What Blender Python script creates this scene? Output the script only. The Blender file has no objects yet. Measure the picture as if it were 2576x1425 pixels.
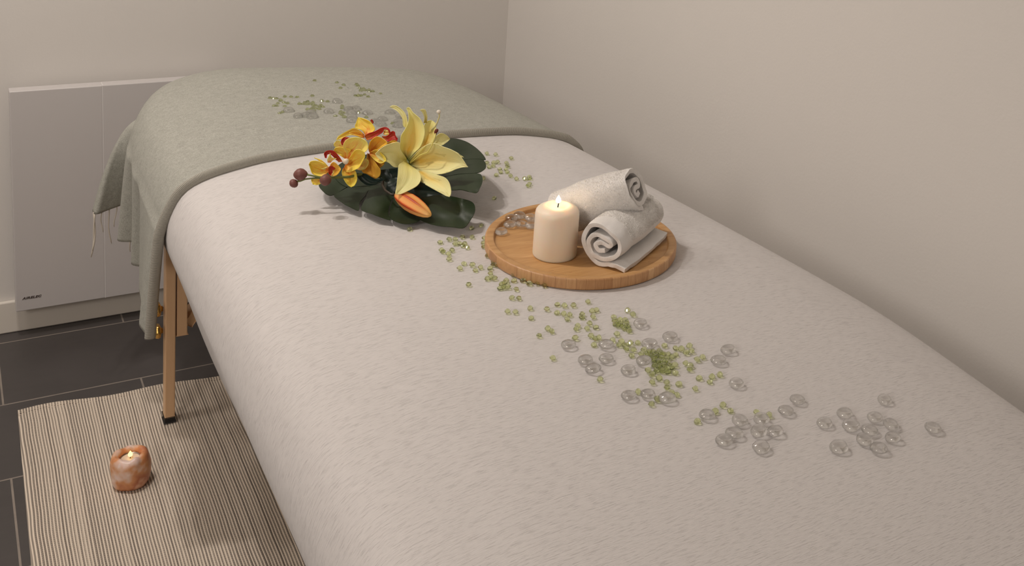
import bpy, bmesh, math, random
import numpy as np
from mathutils import Vector, Matrix, geometry
from mathutils.bvhtree import BVHTree
from mathutils.noise import noise as pnoise

random.seed(7)
S = bpy.context.scene
COL = S.collection
R = math.radians

# ------------------------------------------------------------------ camera
CF = 2896.037
PX, PY = 1844.0, 0.5            # optical axis in the 2576x1425 frame (the photo is an off-centre crop)
pit, rol, yaw = R(11.47324942), R(5.59597863), R(35.36608754)
CAM = Vector((-1.358, -3.031, 1.502))
fw = Vector((math.sin(yaw)*math.cos(pit), math.cos(yaw)*math.cos(pit), -math.sin(pit)))
r0 = Vector((math.cos(yaw), -math.sin(yaw), 0)); u0 = r0.cross(fw)
rv = math.cos(rol)*r0 + math.sin(rol)*u0
uv = -math.sin(rol)*r0 + math.cos(rol)*u0
cam = bpy.data.cameras.new('camera'); camo = bpy.data.objects.new('camera', cam); COL.objects.link(camo)
cam.sensor_width = 36; cam.lens = CF/2576*36
cam.shift_x = -(PX-1288)/2576; cam.shift_y = (PY-712.5)/2576
cam.clip_start = .05
camo.matrix_world = Matrix(((rv.x, uv.x, -fw.x, CAM.x), (rv.y, uv.y, -fw.y, CAM.y), (rv.z, uv.z, -fw.z, CAM.z), (0, 0, 0, 1)))
S.camera = camo

def ray(x, y): return fw*CF + rv*(x-PX) - uv*(y-PY)
def at_z(x, y, z):
    d = ray(x, y); return CAM + d*((z-CAM.z)/d.z)
def at_depth(x, y, D): return CAM + ray(x, y)*(D/CF)
def depth_of(p): return (Vector(p)-CAM).dot(fw)

# ------------------------------------------------------------------ helpers
def tag(o, label=None, cat=None, group=None, kind=None):
    if label: o['label'] = label
    if cat: o['category'] = cat
    if group: o['group'] = group
    if kind: o['kind'] = kind
    return o
def empty(name, loc=(0, 0, 0), rz=0):
    o = bpy.data.objects.new(name, None); COL.objects.link(o); o.location = loc; o.rotation_euler = (0, 0, rz)
    o.empty_display_size = .02
    return o
def mk(name, verts, faces, m, parent=None, smooth=True, uvs=None):
    me = bpy.data.meshes.new(name); me.from_pydata([tuple(v) for v in verts], [], [tuple(f) for f in faces]); me.update()
    if smooth: me.shade_smooth()
    if m: me.materials.append(m)
    if uvs is not None:
        l = me.uv_layers.new(name='UVMap')
        for lp in me.loops: l.data[lp.index].uv = uvs[lp.vertex_index]
    o = bpy.data.objects.new(name, me); COL.objects.link(o)
    if parent is not None:
        o.parent = parent
        o.matrix_parent_inverse = Matrix.Identity(4)
        if parent.location.length > 0:      # vertices are given in world space: bring them to the parent's
            me.transform(Matrix.Translation(-world_loc(parent)))
    return o
def world_loc(o):
    v = Vector(o.location)
    while o.parent: o = o.parent; v += Vector(o.location)
    return v
def bmobj(name, bm, m, parent=None, smooth=False):
    me = bpy.data.meshes.new(name); bm.to_mesh(me); bm.free()
    if smooth: me.shade_smooth()
    if m: me.materials.append(m)
    o = bpy.data.objects.new(name, me); COL.objects.link(o)
    if parent is not None:
        o.parent = parent; me.transform(Matrix.Translation(-world_loc(parent)))
    return o
def box_bm(a, b, bev=0, seg=2):
    bm = bmesh.new(); bmesh.ops.create_cube(bm, size=1)
    a, b = Vector(a), Vector(b); c = (a+b)/2; s = b-a
    for v in bm.verts: v.co = Vector((v.co.x*s.x, v.co.y*s.y, v.co.z*s.z)) + c
    if bev: bmesh.ops.bevel(bm, geom=bm.edges[:], offset=bev, segments=seg, affect='EDGES', profile=.5)
    return bm
def box(name, a, b, m, parent=None, bev=0, seg=2): return bmobj(name, box_bm(a, b, bev, seg), m, parent)
def bar_bm(p, q, w, h, up=(0, 0, 1), bev=.002):
    p, q = Vector(p), Vector(q); d = (q-p); L = d.length; d.normalize()
    s = d.cross(Vector(up)).normalized(); t = s.cross(d)
    bm = bmesh.new(); bmesh.ops.create_cube(bm, size=1)
    for v in bm.verts: v.co = (p+q)/2 + d*(v.co.x*L) + s*(v.co.y*w) + t*(v.co.z*h)
    if bev: bmesh.ops.bevel(bm, geom=bm.edges[:], offset=bev, segments=2, affect='EDGES', profile=.5)
    return bm
def tube(name, pts, rad, m, parent=None, n=10, ry=None):
    pts = [Vector(p) for p in pts]; V = []; F = []
    k = len(pts); rads = rad if isinstance(rad, (list, tuple)) else [rad]*k
    up = Vector((0, 0, 1))
    for i, p in enumerate(pts):
        d = (pts[min(i+1, k-1)]-pts[max(i-1, 0)]).normalized()
        if abs(d.dot(up)) > .95: up = Vector((0, 1, 0))
        s = d.cross(up).normalized(); t = s.cross(d).normalized(); up = t
        for j in range(n):
            a = 2*math.pi*j/n; V.append(p + s*math.cos(a)*rads[i] + t*math.sin(a)*(rads[i] if ry is None else ry))
    for i in range(k-1):
        for j in range(n): F.append((i*n+j, i*n+(j+1) % n, (i+1)*n+(j+1) % n, (i+1)*n+j))
    F.append(tuple(range(n))[::-1]); F.append(tuple((k-1)*n+j for j in range(n)))
    return mk(name, V, F, m, parent)
def lathe(prof, n=48, centre=(0, 0, 0), wob=None):
    V = []; F = []; c = Vector(centre)
    for i, (r_, z) in enumerate(prof):
        for j in range(n):
            a = 2*math.pi*j/n; p = Vector((math.cos(a)*r_, math.sin(a)*r_, z))
            if wob: p = wob(p, a, i)
            V.append(c+p)
    for i in range(len(prof)-1):
        for j in range(n): F.append((i*n+j, i*n+(j+1) % n, (i+1)*n+(j+1) % n, (i+1)*n+j))
    return V, F
def weld(o, d=2e-5):
    bm = bmesh.new(); bm.from_mesh(o.data); bmesh.ops.remove_doubles(bm, verts=bm.verts[:], dist=d); bmesh.ops.dissolve_degenerate(bm, edges=bm.edges[:], dist=1e-6)
    bm.to_mesh(o.data); bm.free(); o.data.shade_smooth()
def spline(pts, n, closed=False):
    P = np.array(pts, float); k = len(P)
    if closed: idx = lambda i: P[i % k]
    else:
        A = 2*P[0]-P[1]; B = 2*P[-1]-P[-2]
        idx = lambda i: A if i < 0 else (B if i >= k else P[i])
    segs = k if closed else k-1; out = []
    dense = []
    for i in range(segs):
        p0, p1, p2, p3 = idx(i-1), idx(i), idx(i+1), idx(i+2)
        for t in np.linspace(0, 1, 24, endpoint=False):
            dense.append(.5*((2*p1)+(-p0+p2)*t+(2*p0-5*p1+4*p2-p3)*t*t+(-p0+3*p1-3*p2+p3)*t**3))
    dense.append(P[0] if closed else P[-1]); dense = np.array(dense)
    L = np.concatenate([[0], np.cumsum(np.linalg.norm(np.diff(dense, axis=0), axis=1))])
    q = np.linspace(0, L[-1], n, endpoint=not closed)
    return np.stack([np.interp(q, L, dense[:, c]) for c in range(P.shape[1])], 1)

# ------------------------------------------------------------------ materials
def s2l(c):
    c = np.array(c[:3], float)/255; return tuple(np.where(c <= .04045, c/12.92, ((c+.055)/1.055)**2.4)) + (1,)
class NT:
    def __init__(s, name):
        s.m = bpy.data.materials.new(name); s.m.use_nodes = True; s.t = s.m.node_tree; s.b = s.t.nodes['Principled BSDF']
    def n(s, ty, **k):
        o = s.t.nodes.new(ty)
        for a, v in k.items():
            if a in o.inputs.keys() if hasattr(o.inputs, 'keys') else False: o.inputs[a].default_value = v
            else: setattr(o, a, v)
        return o
    def l(s, a, b): s.t.links.new(a, b)
    def val(s, x):
        return x
    def math(s, op, a, b=None, c=None):
        o = s.t.nodes.new('ShaderNodeMath'); o.operation = op
        for i, v in enumerate((a, b, c)):
            if v is None: continue
            if hasattr(v, 'links'): s.l(v, o.inputs[i])
            else: o.inputs[i].default_value = v
        return o.outputs[0]
    def noise(s, vec, scale, detail=3, rough=.5, dim='3D'):
        o = s.t.nodes.new('ShaderNodeTexNoise'); o.noise_dimensions = dim
        o.inputs['Scale'].default_value = scale; o.inputs['Detail'].default_value = detail; o.inputs['Roughness'].default_value = rough
        if vec is not None: s.l(vec, o.inputs['Vector' if dim != '1D' else 'W'])
        return o.outputs['Fac']
    def ramp(s, fac, stops):
        o = s.t.nodes.new('ShaderNodeValToRGB'); e = o.color_ramp.elements
        while len(e) > 1: e.remove(e[0])
        e[0].position = stops[0][0]; e[0].color = stops[0][1]
        for p, c in stops[1:]:
            x = e.new(p); x.color = c
        s.l(fac, o.inputs['Fac']); return o.outputs['Color']
    def mix(s, fac, a, b, mode='MIX'):
        o = s.t.nodes.new('ShaderNodeMix'); o.data_type = 'RGBA'; o.blend_type = mode
        for i, v in ((0, fac), (6, a), (7, b)):
            if hasattr(v, 'links'): s.l(v, o.inputs[i])
            else: o.inputs[i].default_value = v
        return o.outputs[2]
    def bump(s, h, strength=.3, dist=.001):
        o = s.t.nodes.new('ShaderNodeBump'); o.inputs['Strength'].default_value = strength; o.inputs['Distance'].default_value = dist
        s.l(h, o.inputs['Height']); s.l(o.outputs[0], s.b.inputs['Normal']); return o
    def coord(s, which='Object'): return s.t.nodes.new('ShaderNodeTexCoord').outputs[which]
    def mapping(s, vec, scale=(1, 1, 1), rot=(0, 0, 0), loc=(0, 0, 0)):
        o = s.t.nodes.new('ShaderNodeMapping'); o.inputs['Scale'].default_value = scale; o.inputs['Rotation'].default_value = rot; o.inputs['Location'].default_value = loc
        s.l(vec, o.inputs['Vector']); return o.outputs[0]
    def base(s, v):
        if hasattr(v, 'links'): s.l(v, s.b.inputs['Base Color'])
        else: s.b.inputs['Base Color'].default_value = v
    def set(s, **k):
        for a, v in k.items(): s.b.inputs[a.replace('_', ' ')].default_value = v
        return s
def plain(name, c, rough=.5, **k):
    t = NT(name); t.base(s2l(c)); t.set(Roughness=rough); t.set(**k); return t.m

# walls: matt paint with roller texture
def wall_mat(name, c):
    t = NT(name); co = t.coord(); n = t.noise(co, 160, 4)
    big = t.noise(co, 1.5, 2)
    t.base(t.mix(big, s2l(c), s2l([x*.985 for x in c]))); t.set(Roughness=.75); t.bump(n, .12, .002); return t.m
M_wall = wall_mat('wall_paint', (225, 221, 216))
M_ceil = plain('ceiling_paint', (235, 230, 222), .8)
M_plinth = plain('skirting_paint', (228, 222, 212), .5)

# floor: dark slate tiles in running bond, light grout
def floor_mat():
    t = NT('slate_tiles'); co = t.coord(); sp = t.t.nodes.new('ShaderNodeSeparateXYZ'); t.l(co, sp.inputs[0])
    x, y = sp.outputs[0], sp.outputs[1]
    ry = t.math('DIVIDE', t.math('ADD', y, .057), .289)
    row = t.math('FLOOR', ry); fy = t.math('SUBTRACT', ry, row)
    off = t.math('MULTIPLY', t.math('MODULO', t.math('ABSOLUTE', row), 2.0), .5)
    rx = t.math('ADD', t.math('DIVIDE', t.math('ADD', x, 1.008), .534), off)
    fx = t.math('SUBTRACT', rx, t.math('FLOOR', rx))
    gy = t.math('LESS_THAN', t.math('MINIMUM', fy, t.math('SUBTRACT', 1, fy)), .0065)
    gx = t.math('LESS_THAN', t.math('MINIMUM', fx, t.math('SUBTRACT', 1, fx)), .0035)
    g = t.math('MAXIMUM', gx, gy)
    n1 = t.noise(t.mapping(co, (1, 1, 1)), 5, 6, .6); n2 = t.noise(t.mapping(co, (2, 9, 1), (0, 0, .2)), 6, 5, .6)
    c = t.mix(n1, s2l((58, 55, 54)), s2l((84, 80, 79))); c = t.mix(t.math('MULTIPLY', n2, .5), c, s2l((84, 79, 77)))
    gn = t.noise(co, 30, 3)
    c = t.mix(g, c, t.mix(gn, s2l((120, 112, 105)), s2l((160, 150, 140))))
    t.base(c); t.set(Roughness=.42)
    h = t.math('SUBTRACT', t.math('MULTIPLY', t.noise(co, 60, 5), .25), t.math('MULTIPLY', g, .8)); t.bump(h, .25, .002)
    return t.m

# ------------------------------------------------------------------ room shell
RX0, RY0, HC = -3.3, -4.6, 2.45
def struct(o): o['kind'] = 'structure'; return o
struct(box('floor', (RX0, RY0, -.05), (0, 0, 0), floor_mat()))
struct(box('ceiling', (RX0, RY0, HC), (0, 0, HC+.05), M_ceil))
struct(box('wall_back', (RX0, 0, 0), (0, .06, HC), M_wall))
struct(box('wall_right', (0, RY0, 0), (.06, .06, HC), M_wall))
struct(box('wall_left', (RX0-.06, RY0, 0), (RX0, .06, HC), M_wall))
struct(box('wall_front', (RX0, RY0-.06, 0), (0, RY0, HC), M_wall))
struct(box('baseboard_back', (RX0+.01, -.012, .0005), (-.013, -.0005, .081), M_plinth, bev=.003))
struct(box('baseboard_right', (-.012, RY0+.01, .0005), (-.0005, -.0005, .081), M_plinth, bev=.003))

# ------------------------------------------------------------------ lights (ceiling downlights and added fill lights)
def overhead_light(x, y, power, rad=.05, col=(1, .908, .835)):
    l = bpy.data.lights.new('downlight_or_fill', 'AREA'); l.shape = 'DISK'; l.size = rad*2; l.energy = power; l.color = col
    o = bpy.data.objects.new('downlight_or_fill', l); COL.objects.link(o); o.location = (x, y, HC-.02)
    return o
overhead_light(-1.49, -.88, 8.3, .035)
overhead_light(-1.36, -.94, 8.3, .035)
overhead_light(-2.0, -.60, 8.5, .12)  # added fill with no known fixture, brightens the back wall
# added broad soft fill out of view left of the camera, lifts the walls
l = bpy.data.lights.new('soft_fill_light', 'AREA'); l.shape = 'DISK'; l.size = .7; l.energy = 20; l.color = (1, .908, .835)
lo = bpy.data.objects.new('soft_fill_light', l); COL.objects.link(lo); lo.location = (-2.9, -3.2, 2.0)
lo.rotation_euler = (Vector((-.7, -.6, .7))-Vector(lo.location)).to_track_quat('-Z', 'Y').to_euler()
w = bpy.data.worlds.new('world'); S.world = w; w.use_nodes = True
w.node_tree.nodes['Background'].inputs[0].default_value = (1, .9, .8, 1); w.node_tree.nodes['Background'].inputs[1].default_value = 0.0

# ------------------------------------------------------------------ radiator
M_heat = plain('radiator_enamel', (204, 200, 199), .38)
heater = empty('panel_heater', (-.9, -.05, .09))
tag(heater, 'light grey flat panel heater hung on the wall behind the blanket-covered end of the table', 'heater')
box('front_panel', (-1.2348, -.0615, .0757), (-1.0476, -.028, .6202), M_heat, heater, .0022, 3)
box('front_panel', (-1.0468, -.0615, .0757), (-.78, -.028, .6202), M_heat, heater, .0015, 2)
box('seam_strip', (-1.0485, -.0617, .0762), (-1.0462, -.030, .6199), plain('seam_enamel', (222, 219, 218), .35), heater)
box('wall_bracket', (-1.19, -.0275, .15), (-.84, -.0003, .56), plain('bracket_steel', (150, 148, 145), .5), heater)
def heater_logo():
    cu = bpy.data.curves.new('logo', 'FONT'); cu.body = 'AIRELEC'; cu.size = .0125; cu.extrude = .0002; cu.space_character = 1.15; cu.shear = .3; cu.offset = .0006
    o = bpy.data.objects.new('logo_tmp', cu); COL.objects.link(o)
    dg = bpy.context.evaluated_depsgraph_get(); me = bpy.data.meshes.new_from_object(o.evaluated_get(dg)); bpy.data.objects.remove(o)
    xs = [v.co.x for v in me.vertices]; k = .0399/(max(xs)-min(xs))
    p = (-1.2208, -.0619, .1055)
    me.transform(Matrix.Translation(p) @ Matrix.Rotation(R(90), 4, 'X') @ Matrix.Diagonal((k, k*.85, 1, 1)))
    me.transform(Matrix.Translation(-world_loc(heater)))
    me.materials.clear(); me.materials.append(plain('logo_ink', (84, 74, 70), .5))
    q = bpy.data.objects.new('logo', me); COL.objects.link(q); q.parent = heater; q['label'] = 'dark capital letters near the lower left corner'
heater_logo()

# ------------------------------------------------------------------ rug
def rug():
    t = NT('woven_rug'); co = t.coord(); sp = t.t.nodes.new('ShaderNodeSeparateXYZ'); t.l(co, sp.inputs[0])
    wob = t.math('MULTIPLY', t.math('SUBTRACT', t.noise(t.mapping(co, (1, 1, 1)), 4, 2), .5), .009)
    x = t.math('ADD', sp.outputs[0], wob); y = sp.outputs[1]
    xs = t.math('DIVIDE', x, .0054); xi = t.math('FLOOR', xs); fx = t.math('SUBTRACT', xs, xi)
    cn = t.noise(xi, .37, 2, .5, '1D'); cn2 = t.noise(xi, .081, 2, .5, '1D'); cn3 = t.noise(xi, 1.77, 0, .5, '1D')
    ph = t.math('MULTIPLY', t.noise(xi, 7.3, 0, .5, '1D'), 9.0)
    ys = t.math('ADD', t.math('DIVIDE', y, .0029), ph); fy = t.math('FRACT', ys)
    dash = t.math('LESS_THAN', t.math('ABSOLUTE', t.math('SUBTRACT', fy, .5)), t.math('ADD', .14, t.math('MULTIPLY', cn, .40)))
    line = t.math('LESS_THAN', fx, t.math('ADD', .02, t.math('MULTIPLY', t.math('ADD', cn2, cn3), .48)))
    dk = t.math('MULTIPLY', dash, line)
    n = t.noise(co, 300, 2)
    cream = t.mix(n, s2l((222, 208, 190)), s2l((240, 227, 210)))
    t.base(t.mix(t.math('MULTIPLY', dk, .9), cream, s2l((72, 62, 58))))
    t.set(Roughness=.9)
    h = t.math('SUBTRACT', t.math('SINE', t.math('MULTIPLY', fx, 6.283)), t.math('MULTIPLY', dk, .8)); t.bump(h, .5, .0012)
    x0, x1, y0, y1 = -1.251, -.42, -2.1, -.393
    V, F = [], []; nx, ny = 90, 130
    for j in range(ny+1):
        for i in range(nx+1):
            a = i/nx; b = j/ny; y = y0+(y1-y0)*b; X = x0+(x1-x0)*a - .03*(1-b)*(1-a)*.9
            Y = y + (.012*math.sin(a*9+1)*.4 + .006*math.sin(a*23))*b**8 - .03*a*b**6
            z = .0045 + .0016*(pnoise(Vector((X*9, Y*5, 0)))+.5) + .003*max(0, pnoise(Vector((X*4, Y*3, 4))))
            if i in (0, nx) or j in (0, ny): z = .0006
            V.append((X, Y, z))
    for j in range(ny):
        for i in range(nx): k = j*(nx+1)+i; F.append((k, k+1, k+nx+2, k+nx+1))
    o = mk('rug', V, F, t.m)
    tag(o, 'cream and dark grey woven striped cotton rug on the tiled floor', 'rug')
    # turned hem band at the far edge
    V, F = [], []
    for i in range(nx+1):
        a = i/nx; Y = y1 + (.012*math.sin(a*9+1)*.4 + .006*math.sin(a*23)) - .03*a; X = x0+(x1-x0)*a
        for k in range(9):
            b = k/8; V.append((X, Y+.001-.020*b, .0022+.0062*math.sin(math.pi*min(1, b*1.02))**.5))
    for i in range(nx):
        for k in range(8): q = i*9+k; F.append((q, q+1, q+10, q+9))
    mk('hem', V, F, t.m, o)
    return o
rug()

# ------------------------------------------------------------------ salt tealight holder on the rug
def salt():
    c = Vector((-1.081, -.757, .0062))
    t = NT('rock_salt'); co = t.coord()
    n = t.noise(co, 19, 3, .5); n2 = t.noise(t.mapping(co, (1, 1, 1), (0, 0, 0), (3, 1, 2)), 42, 5, .6)
    col = t.ramp(n, [(.36, s2l((236, 214, 206))), (.43, s2l((226, 184, 156))), (.48, s2l((216, 146, 88))), (.60, s2l((178, 92, 44))), (.70, s2l((228, 180, 146)))])
    col = t.mix(t.math('MULTIPLY', n2, .28), col, s2l((236, 200, 176)))
    t.base(col); t.set(Roughness=.32); t.b.inputs['Subsurface Weight'].default_value = .35; t.b.inputs['Subsurface Radius'].default_value = (.02, .008, .004); t.b.inputs['Subsurface Scale'].default_value = .6
    t.bump(t.noise(co, 70, 6, .6), .5, .003)
    root = empty('salt_candle_holder', c); tag(root, 'small rounded orange and pink rock salt candle holder on the striped rug', 'candle holder')
    def wob(p, a, i):
        v = Vector((math.cos(a), math.sin(a), p.z*22))
        k = 1 + .11*pnoise(v*.9+Vector((3, 2, 1)))+.035*pnoise(v*3)
        return Vector((p.x*k, p.y*k, p.z + .004*pnoise(Vector((math.cos(a)*2, math.sin(a)*2, 7)))*(p.z > .03)))
    prof = [(.001, 0), (.024, 0), (.029, .002), (.0335, .010), (.0358, .024), (.0362, .042), (.0350, .054), (.0318, .063), (.0275, .0665), (.0225, .0660), (.0200, .0630), (.0190, .056), (.0185, .050), (.001, .050)]
    V, F = lathe(prof, 56, c, wob); mk('salt_stone', V, F, t.m, root)
    # tealight inside the hollow
    q = empty('tealight', c+Vector((0, 0, .050))); tag(q, 'lit tealight sunk in the hollow of the rock salt holder', 'candle')
    V, F = lathe([(.001, .0), (.017, .0), (.0175, .0065), (.0172, .0065), (.0165, .0045)], 32, c+Vector((0, 0, .0505))); mk('cup', V, F, plain('tealight_tin', (190, 185, 178), .3, Metallic=1), q)
    V, F = lathe([(.0164, .0045), (.001, .0048)], 32, c+Vector((0, 0, .0505))); mk('wax', V, F, plain('tealight_wax', (232, 215, 195), .4), q)
    tube('wick', [c+Vector((0, 0, .055)), c+Vector((0, .0004, .060))], .0006, M_wick, q, 6)
    flame('flame', c+Vector((0, 0, .0585)), .0042, .013, q, (1, .62, .20), 3.2)
def flame(name, base, r_, h, parent, col, strength):
    t = NT('flame_'+name); t.base((0, 0, 0, 1)); t.set(Emission_Strength=strength); t.b.inputs['Emission Color'].default_value = (*col, 1)
    prof = [(.0002, 0), (r_*.6, h*.08), (r_*.95, h*.22), (r_, h*.36), (r_*.82, h*.55), (r_*.5, h*.75), (r_*.2, h*.92), (.0001, h)]
    V, F = lathe(prof, 20, base); return mk(name, V, F, t.m, parent)
M_wick = plain('wick', (28, 22, 20), .9)
salt()

# ------------------------------------------------------------------ massage table: outline and profile
OUT = [(-1.045, -2.30), (-1.047, -1.9), (-1.049, -1.5), (-1.05, -1.1), (-1.052, -.85), (-1.050, -.65), (-1.037, -.50), (-1.0, -.385), (-.935, -.31),
       (-.83, -.275), (-.70, -.295), (-.58, -.325), (-.47, -.36), (-.39, -.405), (-.345, -.48), (-.312, -.60), (-.28, -.78), (-.248, -1.0), (-.213, -1.25),
       (-.179, -1.5), (-.153, -1.73), (-.144, -1.87), (-.15, -2.05), (-.163, -2.25), (-.195, -2.42), (-.27, -2.54), (-.42, -2.59), (-.62, -2.6), (-.82, -2.585), (-.95, -2.53), (-1.02, -2.43)]
N_OUT = 320
outl = spline(OUT, N_OUT, closed=True)          # runs left side -> far end -> right side -> near end (clockwise from above)
tang = np.roll(outl, -1, 0)-np.roll(outl, 1, 0); tang /= np.linalg.norm(tang, axis=1)[:, None]
nin = np.stack([tang[:, 1], -tang[:, 0]], 1)    # inward for a clockwise loop
PD = [0, .003, .011, .024, .043, .07, .11, .17, .28, .40]
PZ = [.61, .64, .664, .687, .703, .7135, .722, .7300, .7330, .7335]
def dist_out(P):
    P = np.asarray(P, float); d = np.full(len(P), 9.)
    A = outl; B = np.roll(outl, -1, 0)
    for a, b in zip(A, B):
        ab = b-a; t = np.clip(((P-a)@ab)/(ab@ab), 0, 1); q = a+t[:, None]*ab
        d = np.minimum(d, np.linalg.norm(P-q, axis=1))
    return d
def z_top(P):
    d = dist_out(P); P = np.asarray(P); k = np.clip((P[:, 1]+1.25)/.27, 0, 1); k = k*k*(3-2*k)
    return np.interp(d, PD, PZ) + .0075*k*np.clip((d-.05)/.25, 0, 1)
PD0, PZ0 = list(PD), list(PZ)
_t = spline([(d**.5, z) for d, z in zip(PD, PZ)], 500); PD, PZ = list(_t[:, 0]**2), list(_t[:, 1])
SP_A, SP_B = np.array((-.63, -2.2)), np.array((-.65, -.78))
def spine_pt(P, a=SP_A, b=SP_B):
    ab = b-a; t = np.clip(((P-a)@ab)/(ab@ab), 0, 1); return a+t[:, None]*ab

# stretched fleece cover
def cover_mat():
    t = NT('fleece_cover'); co = t.coord()
    st = t.noise(t.mapping(co, (75, 520, 75)), 1, 3, .6)
    fine = t.noise(t.mapping(co, (200, 900, 200)), 1, 2, .6)
    fz = t.noise(co, 45, 3)
    lines = t.ramp(st, [(.30, (0, 0, 0, 1)), (.45, (.76, .76, .76, 1)), (.66, (1, 1, 1, 1))])
    k = t.math('ADD', t.math('MULTIPLY', lines, .60), t.math('ADD', t.math('MULTIPLY', fine, .28), t.math('MULTIPLY', fz, .12)))
    t.base(t.mix(t.math('MULTIPLY', k, 1), s2l((192, 188, 187)), s2l((221, 217, 215)))); t.set(Roughness=.95)
    t.b.inputs['Sheen Weight'].default_value = .15
    t.bump(k, .42, .0022); return t.m
def rings():
    V = []; 
    low = [(.075, .548), (.045, .55), (.02, .556), (.008, .570), (.002, .590)]
    for d, z in low:
        P = outl+nin*d
        V += [(p[0], p[1], z) for p in P]
    for d, z in [(d_, 0) for d_ in (0, .0012, .003, .006, .011, .017, .024, .033, .043, .056)]:
        P = outl+nin*d
        zz = np.interp(d, PD, PZ)
        V += [(p[0], p[1], zz) for p in P]
    P0 = outl+nin*.07; Q = spine_pt(P0)
    for s in np.linspace(0, 1, 30):
        P = P0*(1-s)+Q*s; Z = z_top(P)
        V += [(p[0], p[1], z) for p, z in zip(P, Z)]
    nr = len(V)//N_OUT; F = []
    for i in range(nr-1):
        for j in range(N_OUT): F.append((i*N_OUT+j, i*N_OUT+(j+1) % N_OUT, (i+1)*N_OUT+(j+1) % N_OUT, (i+1)*N_OUT+j))
    return V, F
Vc, Fc = rings()
# stretch wrinkles where the elastic pulls on the left side
Vw = []
for x, y, z in Vc:
    dz = 0
    if z < .66 and x < -.9 and y > -2.2:
        a = math.exp(-((y+1.42)/.30)**2)
        dz = .0042*a*math.sin((z-.55)*150+6*y)*max(0, (.66-z)/.1)
    Vw.append((x-dz, y, z))
cover = mk('fitted_cover', Vw, [f[::-1] for f in Fc], cover_mat())
weld(cover)
tag(cover, 'white fleece cover stretched tightly over the massage table', 'sheet')
bvh_cover = BVHTree.FromPolygons([Vector(v) for v in Vw], Fc)

# wooden massage table under it
def wood_mat(name, c1, c2, scale=(8, 8, 60), rough=.4):
    t = NT(name); co = t.coord(); n = t.noise(t.mapping(co, scale), 1, 5, .6); f = t.noise(t.mapping(co, tuple(s*6 for s in scale)), 1, 3)
    t.base(t.mix(t.math('ADD', t.math('MULTIPLY', n, .75), t.math('MULTIPLY', f, .25)), s2l(c1), s2l(c2))); t.set(Roughness=rough); t.bump(f, .08, .0005); return t.m
M_beech = wood_mat('beech', (214, 172, 130), (232, 196, 156), (70, 70, 4))
M_brass = plain('brass_knob', (200, 160, 90), .28, Metallic=1)
M_rub = plain('black_rubber', (26, 24, 24), .6)
table = empty('massage_table', (-.62, -1.5, 0))
tag(table, 'wooden folding massage table with splayed legs under the white cover', 'table')
def tabletop():
    V = []; lv = [(.03, .552), (.012, .565), (.01, .60), (.012, .64), (.03, .672), (.06, .69)]
    Z = lambda d: 0
    sub = list(range(0, N_OUT, 4))
    for d, z in lv: V += [(outl[i][0]+nin[i][0]*d, outl[i][1]+nin[i][1]*d, z) for i in sub]
    n = len(sub); F = []
    for i in range(len(lv)-1):
        for j in range(n): F.append((i*n+j, i*n+(j+1) % n, (i+1)*n+(j+1) % n, (i+1)*n+j))
    F.append(tuple(range(n))); k = (len(lv)-1)*n; F.append(tuple(k+j for j in range(n))[::-1])
    mk('padded_top', V, [f[::-1] for f in F], plain('table_vinyl', (200, 190, 178), .5), table, smooth=False)
    box('side_rail', (-1.0, -2.45, .46), (-.975, -.52, .548), M_beech, table, .003)
    box('side_rail', (-.325, -2.45, .46), (-.30, -.70, .548), M_beech, table, .003)
tabletop()
def leg(x, y, sgn, knobs=True):
    z0 = .0085 if (x < -.5 and y > -2.0) else .0005
    o = bmobj('leg', bar_bm((x, y, z0+.012), (x+.0035*sgn, y, .56), .020, .027, up=(0, 1, 0)), M_beech, table)
    bmobj('foot_cap', bar_bm((x-.0001*sgn, y, z0), (x, y, z0+.013), .0208, .0278, up=(0, 1, 0)), M_rub, o)
    xi = x + .0245*sgn
    bmobj('leg_upper', bar_bm((xi, y+.006, .205), (xi+.0015*sgn, y+.006, .548), 0.021, .030, up=(0, 1, 0)), M_beech, table)
    for z in (.272, .222):
        xo = x-.0125*sgn
        prof = [(.001, 0), (.006, 0), (.006, .003), (.0135, .005), (.0150, .009), (.0135, .014), (.009, .0165), (.001, .017)]
        V, F = [], []; n = 30
        for i, (r_, h) in enumerate(prof):
            for j in range(n):
                a = 2*math.pi*j/n; k = r_*(1+.07*math.cos(6*a)*(r_ > .008)); V.append((xo-sgn*h, y-.004+math.cos(a)*k, z+math.sin(a)*k))
        for i in range(len(prof)-1):
            for j in range(n): F.append((i*n+j, i*n+(j+1) % n, (i+1)*n+(j+1) % n, (i+1)*n+j))
        mk('knob', V, F, M_brass, table)
    bmobj('brace', bar_bm((xi+.010*sgn, y+.012, .222), (xi+.26*sgn, y+.16 if y > -1.5 else y-.06, .50), .018, .026), M_beech, table)
leg(-.982, -.56, 1); leg(-.33, -.62, -1); leg(-.982, -2.4, 1); leg(-.28, -2.4, -1)

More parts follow.
